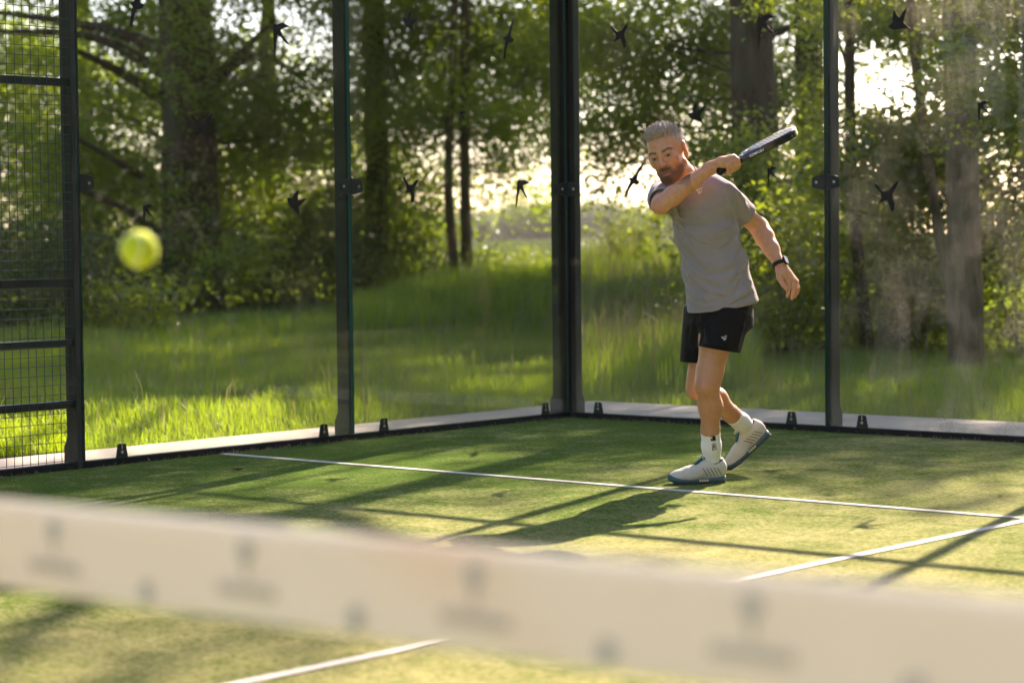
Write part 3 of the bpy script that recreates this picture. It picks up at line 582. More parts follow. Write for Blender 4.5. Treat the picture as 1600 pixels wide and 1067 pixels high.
# meadow grass between court and wood
def blades(n, dmin, dmax, hmin, hmax, w, px0, px1, power=1.0, rej=None):
    u_ = rng.uniform(size=n); d = dmin+(dmax-dmin)*u_**power; px = rng.uniform(px0, px1, n); v = _f*1.0
    P = CP[None]+d[:, None]*(_f[None]+_r[None]*((px-800)/FPX)[:, None]); x, y = P[:, 0], P[:, 1]
    k = outside(x, y) > 0.03 if rej is None else (outside(x, y) > 0.03) & rej(x, y)
    x, y, d = x[k], y[k], d[k]; n = len(x); z = gz(x, y)*np.clip(outside(x, y)/3, 0, 1)-0.05
    patch = 0.6+0.4*np.sin(x*1.7+np.sin(y*1.3)*1.4)*np.sin(y*1.9+np.sin(x*.8)); h = rng.uniform(hmin, hmax, n)*(0.55+0.6*patch)*np.clip(0.35+outside(x, y)*0.6, 0, 1)
    th = rng.uniform(0, 2*np.pi, n); ln = rng.uniform(.1, .75, n); c, s_ = np.cos(th), np.sin(th); ph = th+rng.uniform(-.7, .7, n)+np.pi/2
    ww = w*rng.uniform(.6, 1.3, n)*(0.5+d/28.0); bx, by = np.cos(ph)*ww*.5, np.sin(ph)*ww*.5
    o = np.stack([x, y, z], 1); side = np.stack([bx, by, 0*bx], 1); mid = o+np.stack([c*ln*h*.22, s_*ln*h*.22, h*.6], 1); tip = o+np.stack([c*ln*h*.75, s_*ln*h*.75, h*(1-.25*ln)], 1)
    V = np.stack([o-side, o+side, mid+side*.8, mid-side*.8, tip], 1).reshape(-1, 3); i = np.arange(n)*5
    return V, np.stack([i, i+1, i+2, i+3], 1), np.stack([i+3, i+2, i+4], 1), np.repeat(rng.uniform(0, 1, n), 5)
def grass_obj(name, label, parts, mat):
    Vs, Qs, Ts, Rs, o = [], [], [], [], 0
    for V, Q, T, R_ in parts: Vs.append(V); Qs.append(Q+o); Ts.append(T+o); Rs.append(R_); o += len(V)
    ob = link(name, npmesh(name, np.concatenate(Vs), np.concatenate(Qs), np.concatenate(Ts), [mat], attrs={'rnd': np.concatenate(Rs)})); return tag(ob, label, 'grass', kind='stuff')
grass_obj('meadow_grass', 'long green grass growing between the court and the wood',
  [blades(230000, 13.2, 26, .08, .24, .0052, -220, 1820, 1.2), blades(100000, 24, 46, .12, .32, .009, -220, 1820, 0.8),
   blades(30000, 17, 36, .25, .60, .006, 880, 1180, 0.8), blades(16000, 26, 40, .25, .55, .008, 540, 880, 0.7)], M['grass'])
grass_obj('dry_grass', 'straw-coloured dry stalks scattered through the meadow', [blades(5000, 14, 40, .15, .5, .006, -220, 1820, 1.0), blades(2500, 18, 34, .5, .95, .006, 880, 1180)], M['dry_grass'])

# litter on the turf
M['dead_leaf'] = principled('dead_leaf', (0.23, 0.12, 0.045), 0.8, 0.2, noise_scale=90, noise_amt=0.4)
def fallen(px, py, L, rz, label, curl=1.0):
    b = ground_at(px, py); V = []; F = []; n = 7
    for i in range(n):
        t_ = i/(n-1)-.5; wv = L*.28*math.sqrt(max(0.02, 1-(2*t_)**2))*(1+.25*math.sin(i*2.4)); z = curl*L*(.9*t_*t_+.02)+.004
        V += [(t_*L, -wv, z+wv*.7*curl), (t_*L, 0, z), (t_*L, wv, z+wv*.6*curl)]
    for i in range(n-1):
        for j in (0, 1): a = i*3+j; F.append((a, a+3, a+4, a+1))
    mb = MB().add(V, F); mb.tube([(-L*.7, .002, curl*L*.3+.006), (-L*.5, 0, curl*L*.24+.004), (0, 0, .006)], [.0012, .0012, .0008], 5)
    o = mb.obj('fallen_leaf', M['dead_leaf'], None, smooth=True, loc=(b[0], b[1], 0.001)); o.rotation_euler = (0, 0, rz); tag(o, label, 'leaf', 'dead leaves on the turf')
fallen(372, 737, .055, .8, 'curled brown dead leaf on the turf near the end of the service line', 1.2)
for i, (px, py) in enumerate([(555, 747), (575, 709), (855, 674), (1290, 716), (1130, 817), (1562, 777), (290, 995), (716, 728)]):
    fallen(px, py, .022+.008*(i % 3), i*1.1, 'small dry leaf fragment lying on the turf', .5)
n = 2600; side = rng.uniform(size=n) < .5; t_ = rng.uniform(0, 1, n)**.9*5; off = np.abs(rng.normal(size=n))*.035+.012
px_ = np.where(side, off, t_); py_ = np.where(side, -t_, -off); dens = np.sin(t_*2.3+side*2)*.5+.5; k = rng.uniform(size=n) < dens*.8+.15; px_, py_ = px_[k], py_[k]; n = len(px_)
a = rng.uniform(0, 2*np.pi, n); L_ = rng.uniform(.008, .035, n); el = rng.uniform(-.05, .7, n); dx = np.stack([np.cos(a)*np.cos(el), np.sin(a)*np.cos(el), np.sin(el)], 1)*L_[:, None]; w_ = np.stack([-np.sin(a), np.cos(a), 0*a], 1)*.0016
o_ = np.stack([px_, py_, 0*a+.003], 1); V = np.stack([o_-w_, o_+w_, o_+dx+w_, o_+dx-w_], 1).reshape(-1, 3)
tag(link('straw_litter', npmesh('straw_litter', V, np.arange(len(V)).reshape(-1, 4), mats=[M['dry_grass']], attrs={'rnd': np.repeat(rng.uniform(size=n), 4)})), 'dry straw litter gathered along the foot of the walls', 'litter', kind='stuff')

# sunlit air between the court and the far trees
hz = MB(); hz.box((-620, -60, -1.4), (60, 640, 30)); ho_ = hz.obj('haze', None); ho_.data.materials.clear(); tag(ho_, 'thin sunlit haze in the air', 'haze', kind='stuff')
t = NT('haze_air'); pv = t.node('VolumePrincipled'); pv.inputs['Color'].default_value = (0.96, 0.93, 0.86, 1); pv.inputs['Density'].default_value = 0.0001; pv.inputs['Anisotropy'].default_value = 0.35
t.t.links.new(pv.outputs[0], t.out.inputs['Volume']); ho_.data.materials.append(t.m)

# === PLAYER ======================================================= the man hitting the ball
PO = np.array([3.09, -2.79, 0.0]); EX = _r0.copy(); EY = np.array([-math.sin(YAW), math.cos(YAW), 0.0]); EZ = np.array([0, 0, 1.0])
def J(px, py, dy=0.0):        # photograph pixel at dy metres behind the man's own plane, in the man's frame
    v = _f + _r*(px-800)/FPX - _u*(py-533.5)/FPX; t = ((PO-CP).dot(EY)+dy)/v.dot(EY); p = CP+v*t-PO
    return np.array([p.dot(EX), p.dot(EY), p[2]])
person = empty('person', PO, 'man in a grey T-shirt and black shorts finishing a swing with raised arm', 'person', rz=YAW)
def nrm(v): v = np.asarray(v, float); return v/np.linalg.norm(v)
class Field:
    def __init__(s, lo, hi, h):
        s.lo = np.asarray(lo, float); s.h = h; s.n = np.ceil((np.asarray(hi)-s.lo)/h).astype(int)+1; s.F = np.full(s.n, 0.1, np.float32)
    def _sub(s, lo, hi):
        i0 = np.maximum(((np.asarray(lo)-s.lo)/s.h).astype(int)-1, 0); i1 = np.minimum(((np.asarray(hi)-s.lo)/s.h).astype(int)+2, s.n)
        if np.any(i1 <= i0): return None, None
        ax = [s.lo[k]+s.h*np.arange(i0[k], i1[k]) for k in range(3)]
        P = np.stack(np.meshgrid(*ax, indexing='ij'), -1).astype(np.float32); return tuple(slice(a, b) for a, b in zip(i0, i1)), P
    def put(s, fn, lo, hi, k=0.01, mode='u'):
        m = k+3*s.h; sl, P = s._sub(np.asarray(lo)-m, np.asarray(hi)+m)
        if sl is None: return
        d = fn(P); a = s.F[sl]
        if mode == 'u': h = np.maximum(k-np.abs(a-d), 0)/k; s.F[sl] = np.minimum(a, d)-h*h*k*.25
        else: d = -d; h = np.maximum(k-np.abs(a-d), 0)/k; s.F[sl] = np.maximum(a, d)+h*h*k*.25
    def cone(s, a, b, ra, rb, k=0.012, mode='u'):
        a, b = np.asarray(a, float), np.asarray(b, float); ba = b-a; L2 = ba.dot(ba); R_ = max(ra, rb)
        def fn(P):
            t = np.clip(((P-a)@ba)/L2, 0, 1); return np.linalg.norm(P-a-t[..., None]*ba, axis=-1)-(ra+(rb-ra)*t)
        s.put(fn, np.minimum(a, b)-R_, np.maximum(a, b)+R_, k, mode)
    def chain(s, pts, rads, k=0.012, mode='u'):
        for i in range(len(pts)-1): s.cone(pts[i], pts[i+1], rads[i], rads[i+1], k, mode)
    def ell(s, c, r_, R=np.eye(3), k=0.012, mode='u'):   # R rows: the axes
        c, r_ = np.asarray(c, float), np.asarray(r_, float); R = np.asarray(R, float); e = np.abs(R.T)@r_
        def fn(P):
            q = (P-c)@R.T; k0 = np.linalg.norm(q/r_, axis=-1); k1 = np.linalg.norm(q/(r_*r_), axis=-1); return k0*(k0-1)/np.maximum(k1, 1e-6)
        s.put(fn, c-e, c+e, k, mode)
    def econe(s, a, b, ra, rb, side, k=0.02, mode='u', cap=0.02):   # elliptic tube: ra, rb = (half width along side, half depth)
        a, b, side = np.asarray(a, float), np.asarray(b, float), np.asarray(side, float); ba = b-a; L = np.linalg.norm(ba); t_ = ba/L
        sd = nrm(side-t_*side.dot(t_)); n_ = np.cross(t_, sd); R_ = max(*ra, *rb)+cap
        def fn(P):
            q = P-a; ax = q@t_; h = np.clip(ax/L, 0, 1); w = ra[0]+(rb[0]-ra[0])*h; dp = ra[1]+(rb[1]-ra[1])*h
            u1, u2 = q@sd, q@n_; k0 = np.sqrt((u1/w)**2+(u2/dp)**2); k1 = np.sqrt((u1/(w*w))**2+(u2/(dp*dp))**2)
            d = k0*(k0-1)/np.maximum(k1, 1e-6); ex = np.maximum(np.maximum(-ax, ax-L), 0); dd = np.where(ex > 0, np.sqrt(np.maximum(d+cap, 0)**2+ex**2)-cap, d)
            return dd
        s.put(fn, np.minimum(a, b)-R_, np.maximum(a, b)+R_, k, mode)
    def half(s, p, n_, k=0.006):      # keep the side n points away from
        p, n_ = np.asarray(p, float), nrm(n_); sl, P = s._sub(s.lo, s.lo+s.h*s.n); d = (P-p)@n_; a = s.F[sl]; h = np.maximum(k-np.abs(a-d), 0)/k; s.F[sl] = np.maximum(a, d)+h*h*k*.25
    def ray(s, o, d, tmax=2.0, rad=0.0):
        o, d = np.asarray(o, float), nrm(d); t = np.arange(0, tmax, s.h*.5); P = o+t[:, None]*d; i = np.round((P-s.lo)/s.h).astype(int); ok = np.all((i >= 0) & (i < s.n), 1)
        f = np.full(len(t), 1.0); f[ok] = s.F[i[ok, 0], i[ok, 1], i[ok, 2]]; w = np.nonzero(f < rad)[0]; return P[w[0]] if len(w) else None
    def value(s, P):
        i = np.clip(np.round((P-s.lo)/s.h).astype(int), 0, s.n-1); return s.F[i[:, 0], i[:, 1], i[:, 2]]
    def mesh(s, name, mats, attrs=None, relax=1):
        F = s.F; ins = F < 0; n = np.array(F.shape)
        c = [ins[i:n[0]-1+i, j:n[1]-1+j, k:n[2]-1+k] for i in (0, 1) for j in (0, 1) for k in (0, 1)]
        al = c[0].copy(); an = c[0].copy()
        for x in c[1:]: al &= x; an |= x
        cells = np.argwhere(an & ~al); cid = np.full(n-1, -1, np.int32); cid[tuple(cells.T)] = np.arange(len(cells))
        off = np.array([(i, j, k) for i in (0, 1) for j in (0, 1) for k in (0, 1)]); val = np.stack([F[tuple((cells+o).T)] for o in off], 1)
        E = [(a, b) for a in range(8) for b in range(a+1, 8) if np.abs(off[a]-off[b]).sum() == 1]; acc = np.zeros((len(cells), 3)); cnt = np.zeros(len(cells))
        for a, b in E:
            va, vb = val[:, a], val[:, b]; m = (va < 0) != (vb < 0); t = np.where(m, va/np.where(m, va-vb, 1), 0)[:, None]
            acc += np.where(m[:, None], off[a]+(off[b]-off[a])*t, 0); cnt += m
        V = s.lo+s.h*(cells+acc/cnt[:, None]); Q = []
        for ax in range(3):
            sl0 = [slice(None)]*3; sl1 = [slice(None)]*3; sl0[ax] = slice(0, -1); sl1[ax] = slice(1, None); A, B_ = ins[tuple(sl0)], ins[tuple(sl1)]
            e = np.argwhere(A != B_); o1, o2 = [(1, 2), (2, 0), (0, 1)][ax]; e = e[(e[:, o1] > 0) & (e[:, o2] > 0) & (e[:, o1] < n[o1]-1) & (e[:, o2] < n[o2]-1)]
            d1 = np.eye(3, dtype=int)[o1]; d2 = np.eye(3, dtype=int)[o2]
            q4 = np.stack([cid[tuple((e-d1-d2).T)], cid[tuple((e-d2).T)], cid[tuple(e.T)], cid[tuple((e-d1).T)]], 1); fl = A[tuple(e.T)]
            q4[~fl] = q4[~fl][:, ::-1]; Q.append(q4)
        Q = np.concatenate(Q); Q = Q[(Q >= 0).all(1)]
        for _ in range(relax):
            S_ = np.zeros_like(V); N2 = np.zeros(len(V))
            for a in range(4): np.add.at(S_, Q[:, a], V[Q[:, (a+1) % 4]]+V[Q[:, (a+3) % 4]]); np.add.at(N2, Q[:, a], 2)
            V = V*0.5+0.5*S_/np.maximum(N2, 1)[:, None]
        return npmesh(name, V, Q, mats=mats, smooth=True, attrs=attrs(V) if attrs else None)

# ---- joints
_toL = lambda p: np.array([p.dot(EX), p.dot(EY), p[2]])
_gl, _gh = _toL(ground_at(1044, 757)-PO), _toL(ground_at(1133, 754)-PO); SHL_X = nrm(_gl-_gh); SHL_O = _gh+np.array([0, .02, .002])
_th, _hh = J(1139, 738, .50), J(1202, 681, .50); _th[2] = .004; SHR_X = nrm(_th-_hh); SHR_O = _th-SHR_X*.280; SHR_Z = nrm(np.cross(nrm(np.cross(SHR_X, (0, 0, 1))), SHR_X))
HIP_L, KNEE_L, ANK_L = J(1132, 470, .01), J(1105, 600, -.06), SHL_O+SHL_X*.062+np.array([0, 0, .112])
HIP_R, KNEE_R, ANK_R = J(1110, 470, .08), J(1092, 607, .20), SHR_O+SHR_X*.060+SHR_Z*.105
PEL, BEL, CHE = J(1126, 452, .02), J(1112, 400, .0), J(1095, 338, .0)
SH_R, EL_R, WR_R = J(1038, 305, .06), J(1032, 321, -.20), J(1110, 263, -.22)
SH_L, EL_L, WR_L = J(1131, 307, -.06), J(1186, 355, .10), J(1217, 411, -.03)
NECK = J(1078, 289, .02); SIDE = np.array([math.cos(.30), -math.sin(.30), .06]); SPINE = nrm(CHE-PEL)
HC = J(1042, 237.5, -.06); HU = nrm((-.29, -.05, .955)); HF = nrm((-.47, -.88, .21)); HF = nrm(HF-HU*HF.dot(HU)); HL = np.cross(HU, HF); HS = 1.075
def H(l, f, u): return HC+(HL*l+HF*f+HU*u)*HS
HR = np.stack([HL, HF, HU])
# racket pose first: the hand closes on it
RB = J(1124, 268, -.26); RT = J(1240, 203, -.05); RA = nrm(RT-RB); _cl = np.array([(CP-PO).dot(EX), (CP-PO).dot(EY), CP[2]]); RW = _cl-(RB+RT)*.5; RW = nrm(RW-RA*RW.dot(RA)); RN = np.cross(RA, RW); RN = RN if RN[2] > 0 else -RN; _ph = math.radians(7.5); RW, RN = nrm(RW*math.cos(_ph)-RN*math.sin(_ph)), nrm(RN*math.cos(_ph)+RW*math.sin(_ph))
# ---- skin
bf = Field((-.33, -.42, -.02), (.56, .62, 1.80), .0035)
def hell(c, r_, k=.012, mode='u', R=HR): bf.ell(H(*c), np.array(r_)*HS, R, k, mode)
def hcone(a, b, ra, rb, k=.008, mode='u'): bf.cone(H(*a), H(*b), ra*HS, rb*HS, k, mode)
hell((0, -.020, .036), (.078, .102, .086)); hell((0, .028, -.008), (.064, .068, .098), .03); hell((0, .026, -.074), (.053, .060, .054), .03); hell((0, .070, -.112), (.027, .022, .020), .03)
for s_ in (-1, 1):
    hcone((.056*s_, -.008, -.066), (.022*s_, .068, -.112), .016, .014, .025); hell((.042*s_, .062, -.030), (.020, .020, .016), .025)
    hcone((.012*s_, .092, .013), (.046*s_, .076, .013), .0085, .008, .014); hell((.034*s_, .102, -.011), (.019, .0165, .0105), .012, 's')
    hell((.0135*s_, .099, -.046), (.0085, .012, .0078), .008)
    hell((.081*s_, -.016, -.008), (.0105, .023, .034), .008, 'u', np.stack([nrm(HL*1.0-HF*.35*s_), nrm(HF+HL*.35*s_), HU])); hell((.0935*s_, -.010, -.004), (.005, .012, .020), .005, 's')
    hell((.080*s_, -.006, -.044), (.007, .010, .012), .006)
    bf.chain([H(.020*s_, .0905, -.0060), H(.034*s_, .0915, -.0010), H(.048*s_, .080, -.0060)], [.0046*HS, .0050*HS, .0046*HS], .004); hcone((.021*s_, .0895, -.0200), (.047*s_, .080, -.0185), .0046, .0043, .005)
hcone((0, .090, .006), (0, .113, -.042), .0078, .0108, .014); hell((0, .106, -.047), (.011, .012, .009), .008)
bf.chain([H(-.026, .082, -.083), H(-.008, .094, -.077), H(.008, .094, -.077), H(.026, .082, -.083)], [.004, .0062, .0062, .004], .006)
bf.chain([H(-.024, .081, -.088), H(0, .091, -.093), H(.024, .081, -.088)], [.004, .0075, .004], .006)
bf.chain([H(-.025, .090, -.0845), H(0, .104, -.0835), H(.025, .090, -.0845)], [.0025, .0035, .0025], .004, 's')
bf.cone(H(0, -.030, -.055), NECK, .060, .064, .03); bf.cone(H(.035, -.02, -.10), NECK+np.array([-.02, -.05, 0]), .018, .02, .02)
bf.econe(CHE+SPINE*.08, PEL, (.118, .080), (.120, .085), SIDE, .04)
bf.chain([NECK, NECK+(SH_L-NECK)*.55+np.array([0, 0, .01]), SH_L], [.05, .05, .052], .04); bf.chain([NECK, NECK+(SH_R-NECK)*.6, SH_R], [.05, .048, .052], .04)
def along(a, b, t): return a+(b-a)*t
bf.chain([SH_R, along(SH_R, EL_R, .5), EL_R], [.052, .049, .040], .02); bf.chain([EL_R, along(EL_R, WR_R, .28), along(EL_R, WR_R, .62), WR_R], [.041, .045, .036, .027], .02)
bf.chain([SH_L, along(SH_L, EL_L, .5), EL_L], [.054, .050, .041], .02); bf.chain([EL_L, along(EL_L, WR_L, .28), along(EL_L, WR_L, .6), WR_L], [.0405, .0415, .035, .0275], .03)
bf.chain([HIP_L, along(HIP_L, KNEE_L, .45), along(HIP_L, KNEE_L, .86), KNEE_L], [.078, .080, .060, .055], .03); bf.ell(KNEE_L+np.array([-.012, -.03, 0]), (.036, .030, .045), k=.03)
bf.chain([KNEE_L, along(KNEE_L, ANK_L, .30)+np.array([.010, .012, 0]), along(KNEE_L, ANK_L, .62), along(KNEE_L, ANK_L, .88), ANK_L], [.052, .054, .040, .031, .031], .03)
bf.chain([HIP_R, along(HIP_R, KNEE_R, .45), along(HIP_R, KNEE_R, .86), KNEE_R], [.074, .078, .059, .054], .03); bf.ell(KNEE_R+np.array([-.022, 0, .004]), (.034, .036, .042), k=.03)
cb = nrm(np.cross(ANK_R-KNEE_R, (0, 1, 0)))
bf.chain([KNEE_R, along(KNEE_R, ANK_R, .32)+cb*.012, along(KNEE_R, ANK_R, .65), ANK_R], [.051, .053, .039, .031], .03)
# right hand: palm along the top of the grip, four fingers round the front, thumb behind
cdir = np.array([0, -1.0, 0]); cdir = nrm(cdir-RA*cdir.dot(RA)); updir = np.cross(RA, cdir); updir = updir if updir[2] > 0 else -updir
def G(t, ang, rr): return RB+RA*t+(updir*math.cos(ang)+cdir*math.sin(ang))*rr
bf.chain([WR_R, G(.030, .2, .030), G(.070, .5, .030)], [.027, .026, .020], .018); bf.chain([WR_R, G(.035, -.7, .028)], [.026, .024], .018); bf.cone(G(.028, .6, .030), G(.090, .7, .032), .017, .015, .014)
for i, t in enumerate((.030, .0515, .073, .0945)):
    rr = (.0092, .0102, .0106, .0102)[i]; pts = [G(t, .55, .034), G(t+.002, 1.35, .034), G(t, 2.1, .031), G(t-.002, 2.8, .028), G(t-.003, 3.5, .026)]; bf.chain(pts, [rr*1.12, rr*1.02, rr, rr*.95, rr*.86], .004)
bf.chain([G(.045, -.8, .030), G(.080, -1.3, .030), G(.105, -2.0, .028), G(.112, -2.7, .027)], [.016, .0125, .011, .0095], .006)
# left hand hanging, fingers loosely curled
HK = [J(1230, 436, -.060), J(1236.5, 438, -.048), J(1241.5, 440, -.032), J(1244.5, 440, -.014)]
HM = [J(1233, 449, -.072), J(1240.5, 451.5, -.060), J(1245, 451, -.042), J(1247.5, 449, -.022)]
HT = [J(1230, 463, -.075), J(1237.5, 466.5, -.062), J(1242, 464, -.044), J(1246, 459, -.024)]
for i in range(4):
    bf.chain([along(WR_L, HK[i], .12), HK[i]], [.019, .0125], .017)
    r_ = (.0098, .0102, .0096, .0084)[i]; bf.chain([HK[i], HM[i], along(HM[i], HT[i], .55), HT[i]], [r_*1.12, r_, r_*.93, r_*.8], .003)
bf.ell(J(1222, 428, -.05), (.022, .028, .026), k=.02)
bf.chain([J(1216.5, 420, -.05), J(1218, 434, -.075), J(1224, 445, -.088), J(1229, 452, -.090)], [.017, .0145, .0115, .0090], .006)
def skin_attr(V):
    q = (V-HC)@HR.T/HS; l, f, u = q[:, 0], q[:, 1], q[:, 2]; n = len(V)
    base = np.tile(np.array([.54, .268, .135]), (n, 1)); nz = .5+.5*np.sin(V[:, 0]*170+np.sin(V[:, 2]*130)*2)*np.sin(V[:, 2]*150+np.sin(V[:, 1]*120)*2)
    base *= (0.93+.12*nz)[:, None]
    def blend(m, c): base[:] = base*(1-m[:, None])+np.array(c)*m[:, None]
    sm = lambda x, a, b: np.clip((x-a)/(b-a), 0, 1)
    hd = sm(u, -.20, -.12)*(np.abs(l) < .12)*(np.abs(f) < .16)
    cheek = hd*np.exp(-((np.abs(l)-.042)**2+(u+.035)**2)/.0006)*sm(f, .03, .06); blend(cheek*.35, (.50, .20, .13)); blend(hd*np.exp(-(l**2/.0003+(u+.045)**2/.0004))*sm(f, .08, .1)*.35, (.52, .21, .14))
    jaw = sm(-u, .050+.0, .072)*sm(f, -.005, .03)*sm(u, -.155, -.125)      # cropped beard: jaw, chin, moustache
    side_b = sm(-u, .020, .045)*sm(np.abs(l), .058, .066)*sm(f, -.005, .015)
    mous = np.exp(-((np.abs(l)-.012)/.022)**2)*np.exp(-((u+.067)/.0085)**2)*sm(f, .07, .085)*1.3
    patch = 1-np.exp(-((np.abs(l)-.036)/.012)**2-((u+.066)/.014)**2)*.6; beard = np.clip(np.maximum(np.maximum(jaw*patch, side_b*.7), mous), 0, 1)*hd
    grain = .90+.10*rng.uniform(-1, 1, n); blend(np.clip(beard*.95*grain, 0, 1), (.050, .024, .014)); goat = hd*np.exp(-(l/.024)**2-((u+.108)/.022)**2)*sm(f, .05, .07); blend(goat*.4, (.045, .024, .016))
    lip = np.exp(-(l/.022)**4)*np.exp(-((u+.086)/.0105)**4)*sm(f, .080, .086)*hd; blend(lip*.85, (.40, .16, .125)); blend(np.exp(-(l/.020)**4)*np.exp(-((u+.0845)/.0022)**2)*sm(f, .076, .08)*hd*.9, (.09, .03, .025))
    al = np.abs(l); arch = .0105+.006*np.exp(-((al-.040)/.012)**2)-.03*np.maximum(al-.046, 0)*8*.1; brow = sm(al, .010, .016)*sm(-al, -.060, -.052)*np.exp(-((u-arch)/.0045)**2)*sm(f, .06, .07)*hd; blend(np.clip(brow*1.05, 0, .9), (.065, .038, .026))
    eye = np.exp(-((al-.034)/.014)**4)*np.exp(-((u+.011)/.0085)**2)*sm(f, .07, .078)*hd; blend(eye*.55, (.22, .10, .065))
    knee = np.exp(-np.sum((V-KNEE_L-np.array([-.03, -.05, .0]))**2, 1)/.0016); blend(knee*.4, (.50, .21, .14)); elb = np.exp(-np.sum((V-EL_R-np.array([-.01, -.03, 0]))**2, 1)/.0012); blend(elb*.35, (.50, .21, .14))
    for p in (HT[0], HT[1], HT[2], HT[3]): blend(np.exp(-np.sum((V-p)**2, 1)/.0003)*.4, (.55, .20, .13))
    leg = sm(-V[:, 2], -.75, -.65); blend(leg*.30, (.40, .19, .10))
    return {'col': base}
def skin_mat():
    t = NT('skin'); p = t.node('BsdfPrincipled'); c = t.attr('col', 'Color'); v = t.coord('Object'); n = t.noise(v, 45, 5, 0.65); fz = t.noise(v, 320, 3)
    c2 = t.mix(t.fr(n, .35, .7, 0, .28), c, t.mix(1.0, c, (.80, .58, .50), 'MULTIPLY'))
    t.set(p.inputs['Base Color'], c2); p.inputs['Roughness'].default_value = 0.48; p.inputs['Specular IOR Level'].default_value = 0.35
    p.inputs['Subsurface Weight'].default_value = 0.30; p.inputs['Subsurface Radius'].default_value = (1.0, 0.30, 0.14); p.inputs['Subsurface Scale'].default_value = 0.014
    t.set(p.inputs['Normal'], t.bump(fz, 0.12, 0.002)); return t.done(p.outputs[0])
M['skin'] = skin_mat()
link('body', bf.mesh('body', [M['skin']], skin_attr, 1), person)
# ---- eyes
M['eye_white'] = principled('eye_white', (.27, .23, .20), .18, .5); M['iris'] = principled('iris', (.06, .045, .03), .15, .5)
for s_ in (-1, 1):
    c = H(.034*s_, .0802, -.0115); look = nrm(HF*.95+HL*.18+HU*.02); bm = bmesh.new(); bmesh.ops.create_uvsphere(bm, u_segments=20, v_segments=12, radius=.0128*HS); me = bpy.data.meshes.new('eye'); bm.to_mesh(me); bm.free(); me.materials.append(M['eye_white'])
    me.polygons.foreach_set('use_smooth', [True]*len(me.polygons)); eo = link('eye', me, person, tuple(c))
    bm = bmesh.new(); bmesh.ops.create_uvsphere(bm, u_segments=16, v_segments=8, radius=.0080*HS); me = bpy.data.meshes.new('iris'); bm.to_mesh(me); bm.free(); me.materials.append(M['iris']); link('iris', me, eo, tuple(look*.0066*HS))
# ---- hair: cropped, longer on top, with loose strands
def hair_mat():
    t = NT('grey_blond_hair'); p = t.node('BsdfPrincipled'); v = t.coord('Object'); n = t.noise(v, 120, 5, .75)
    t.set(p.inputs['Base Color'], t.ramp(n, [(.3, (.20, .150, .105)), (.55, (.37, .295, .215)), (.8, (.58, .49, .38))])); p.inputs['Roughness'].default_value = .55; p.inputs['Sheen Weight'].default_value = .3
    t.set(p.inputs['Normal'], t.bump(n, .9, .006)); return t.done(p.outputs[0])
M['hair'] = hair_mat()
hf = Field(HC-.17, HC+.19, .0035)
hf.ell(H(0, -.022, .042), np.array((.0795, .1035, .0870))*HS, HR, .01); hf.ell(H(0, .012, .092), np.array((.058, .070, .040))*HS, HR, .02); hf.ell(H(0, .055, .098), np.array((.050, .030, .024))*HS, HR, .02)
sl, P = hf._sub(hf.lo, hf.lo+hf.h*hf.n); qq = (P-HC)@HR.T/HS; l, f, u = qq[..., 0], qq[..., 1], qq[..., 2]
hf.F += (.0030*np.sin(l*260+f*90)*np.sin(f*230+u*120)+.0022*np.sin(l*520-u*300)*np.sin(f*470+l*200)).astype(np.float32)*np.clip((u-.03)/.05, .25, 1)
line = .062-.10*np.clip((np.abs(l)-.045)/.03, 0, 1)*.55       # hairline: forehead high, temples down to the sideburn
cut = np.where(f > .02, line+np.clip((f-.02)*.10, 0, .02), np.where(f > -.03, np.maximum(-.02, line-.10*(1-(f+.03)/.05)), -.085)); hf.F = np.maximum(hf.F, (cut-u)*HS).astype(np.float32)
ear = (np.abs(l) > .068) & (f > -.045) & (f < .02) & (u < .020); hf.F = np.where(ear, np.maximum(hf.F, .004), hf.F)
hm = hf.mesh('hair', [M['hair']], None, 1); hair = link('hair', hm, person)
hv = np.zeros(len(hm.vertices)*3); hm.vertices.foreach_get('co', hv); hv = hv.reshape(-1, 3); hn = np.zeros_like(hv).ravel(); hm.vertices.foreach_get('normal', hn); hn = hn.reshape(-1, 3)
pick = rng.integers(0, len(hv), 15000); p0 = hv[pick]; uu = ((p0-HC)@HU)/HS; ln = np.where(uu > .06, rng.uniform(.004, .013, len(p0)), rng.uniform(.001, .003, len(p0)))
dr = unit(hn[pick]*.6+rng.normal(size=p0.shape)*.4+HF*.5-HL*.3+HU*.2)*ln[:, None]; sd_ = unit(np.cross(dr, rng.normal(size=dr.shape)))*.0005
V = np.stack([p0-sd_, p0+sd_, p0+dr], 1).reshape(-1, 3); tag(link('hair_strands', npmesh('hair_strands', V, None, np.arange(len(V)).reshape(-1, 3), [M['hair']]), hair), kind='stuff')
# ---- T-shirt
def cloth(name, base, scale, rough=.85, sheen=.25, amt=.12):
    t = NT(name); p = t.node('BsdfPrincipled'); v = t.coord('Object'); w = t.noise(v, scale, 3, .8); b = t.noise(v, 14, 4)
    c = t.mix(w, tuple(x*(1-amt) for x in base), tuple(x*(1+amt) for x in base)); t.set(p.inputs['Base Color'], t.mix(t.fr(b, .3, .7, 0, .22), c, tuple(x*.6 for x in base)))
    p.inputs['Roughness'].default_value = rough; p.inputs['Specular IOR Level'].default_value = .12; p.inputs['Sheen Weight'].default_value = sheen; p.inputs['Sheen Roughness'].default_value = .4
    h = t.math('ADD', t.math('MULTIPLY', w, .25), t.noise(v, 17, 5, .65, 1.2)); t.set(p.inputs['Normal'], t.bump(h, .55, .016)); return t.done(p.outputs[0])
M['shirt'] = cloth('heather_grey_jersey', (.262, .234, .230), 420); M['shorts'] = cloth('black_nylon', (.006, .006, .0065), 300, .7, .02)
sf = Field((-.33, -.32, .74), (.36, .34, 1.56), .004)
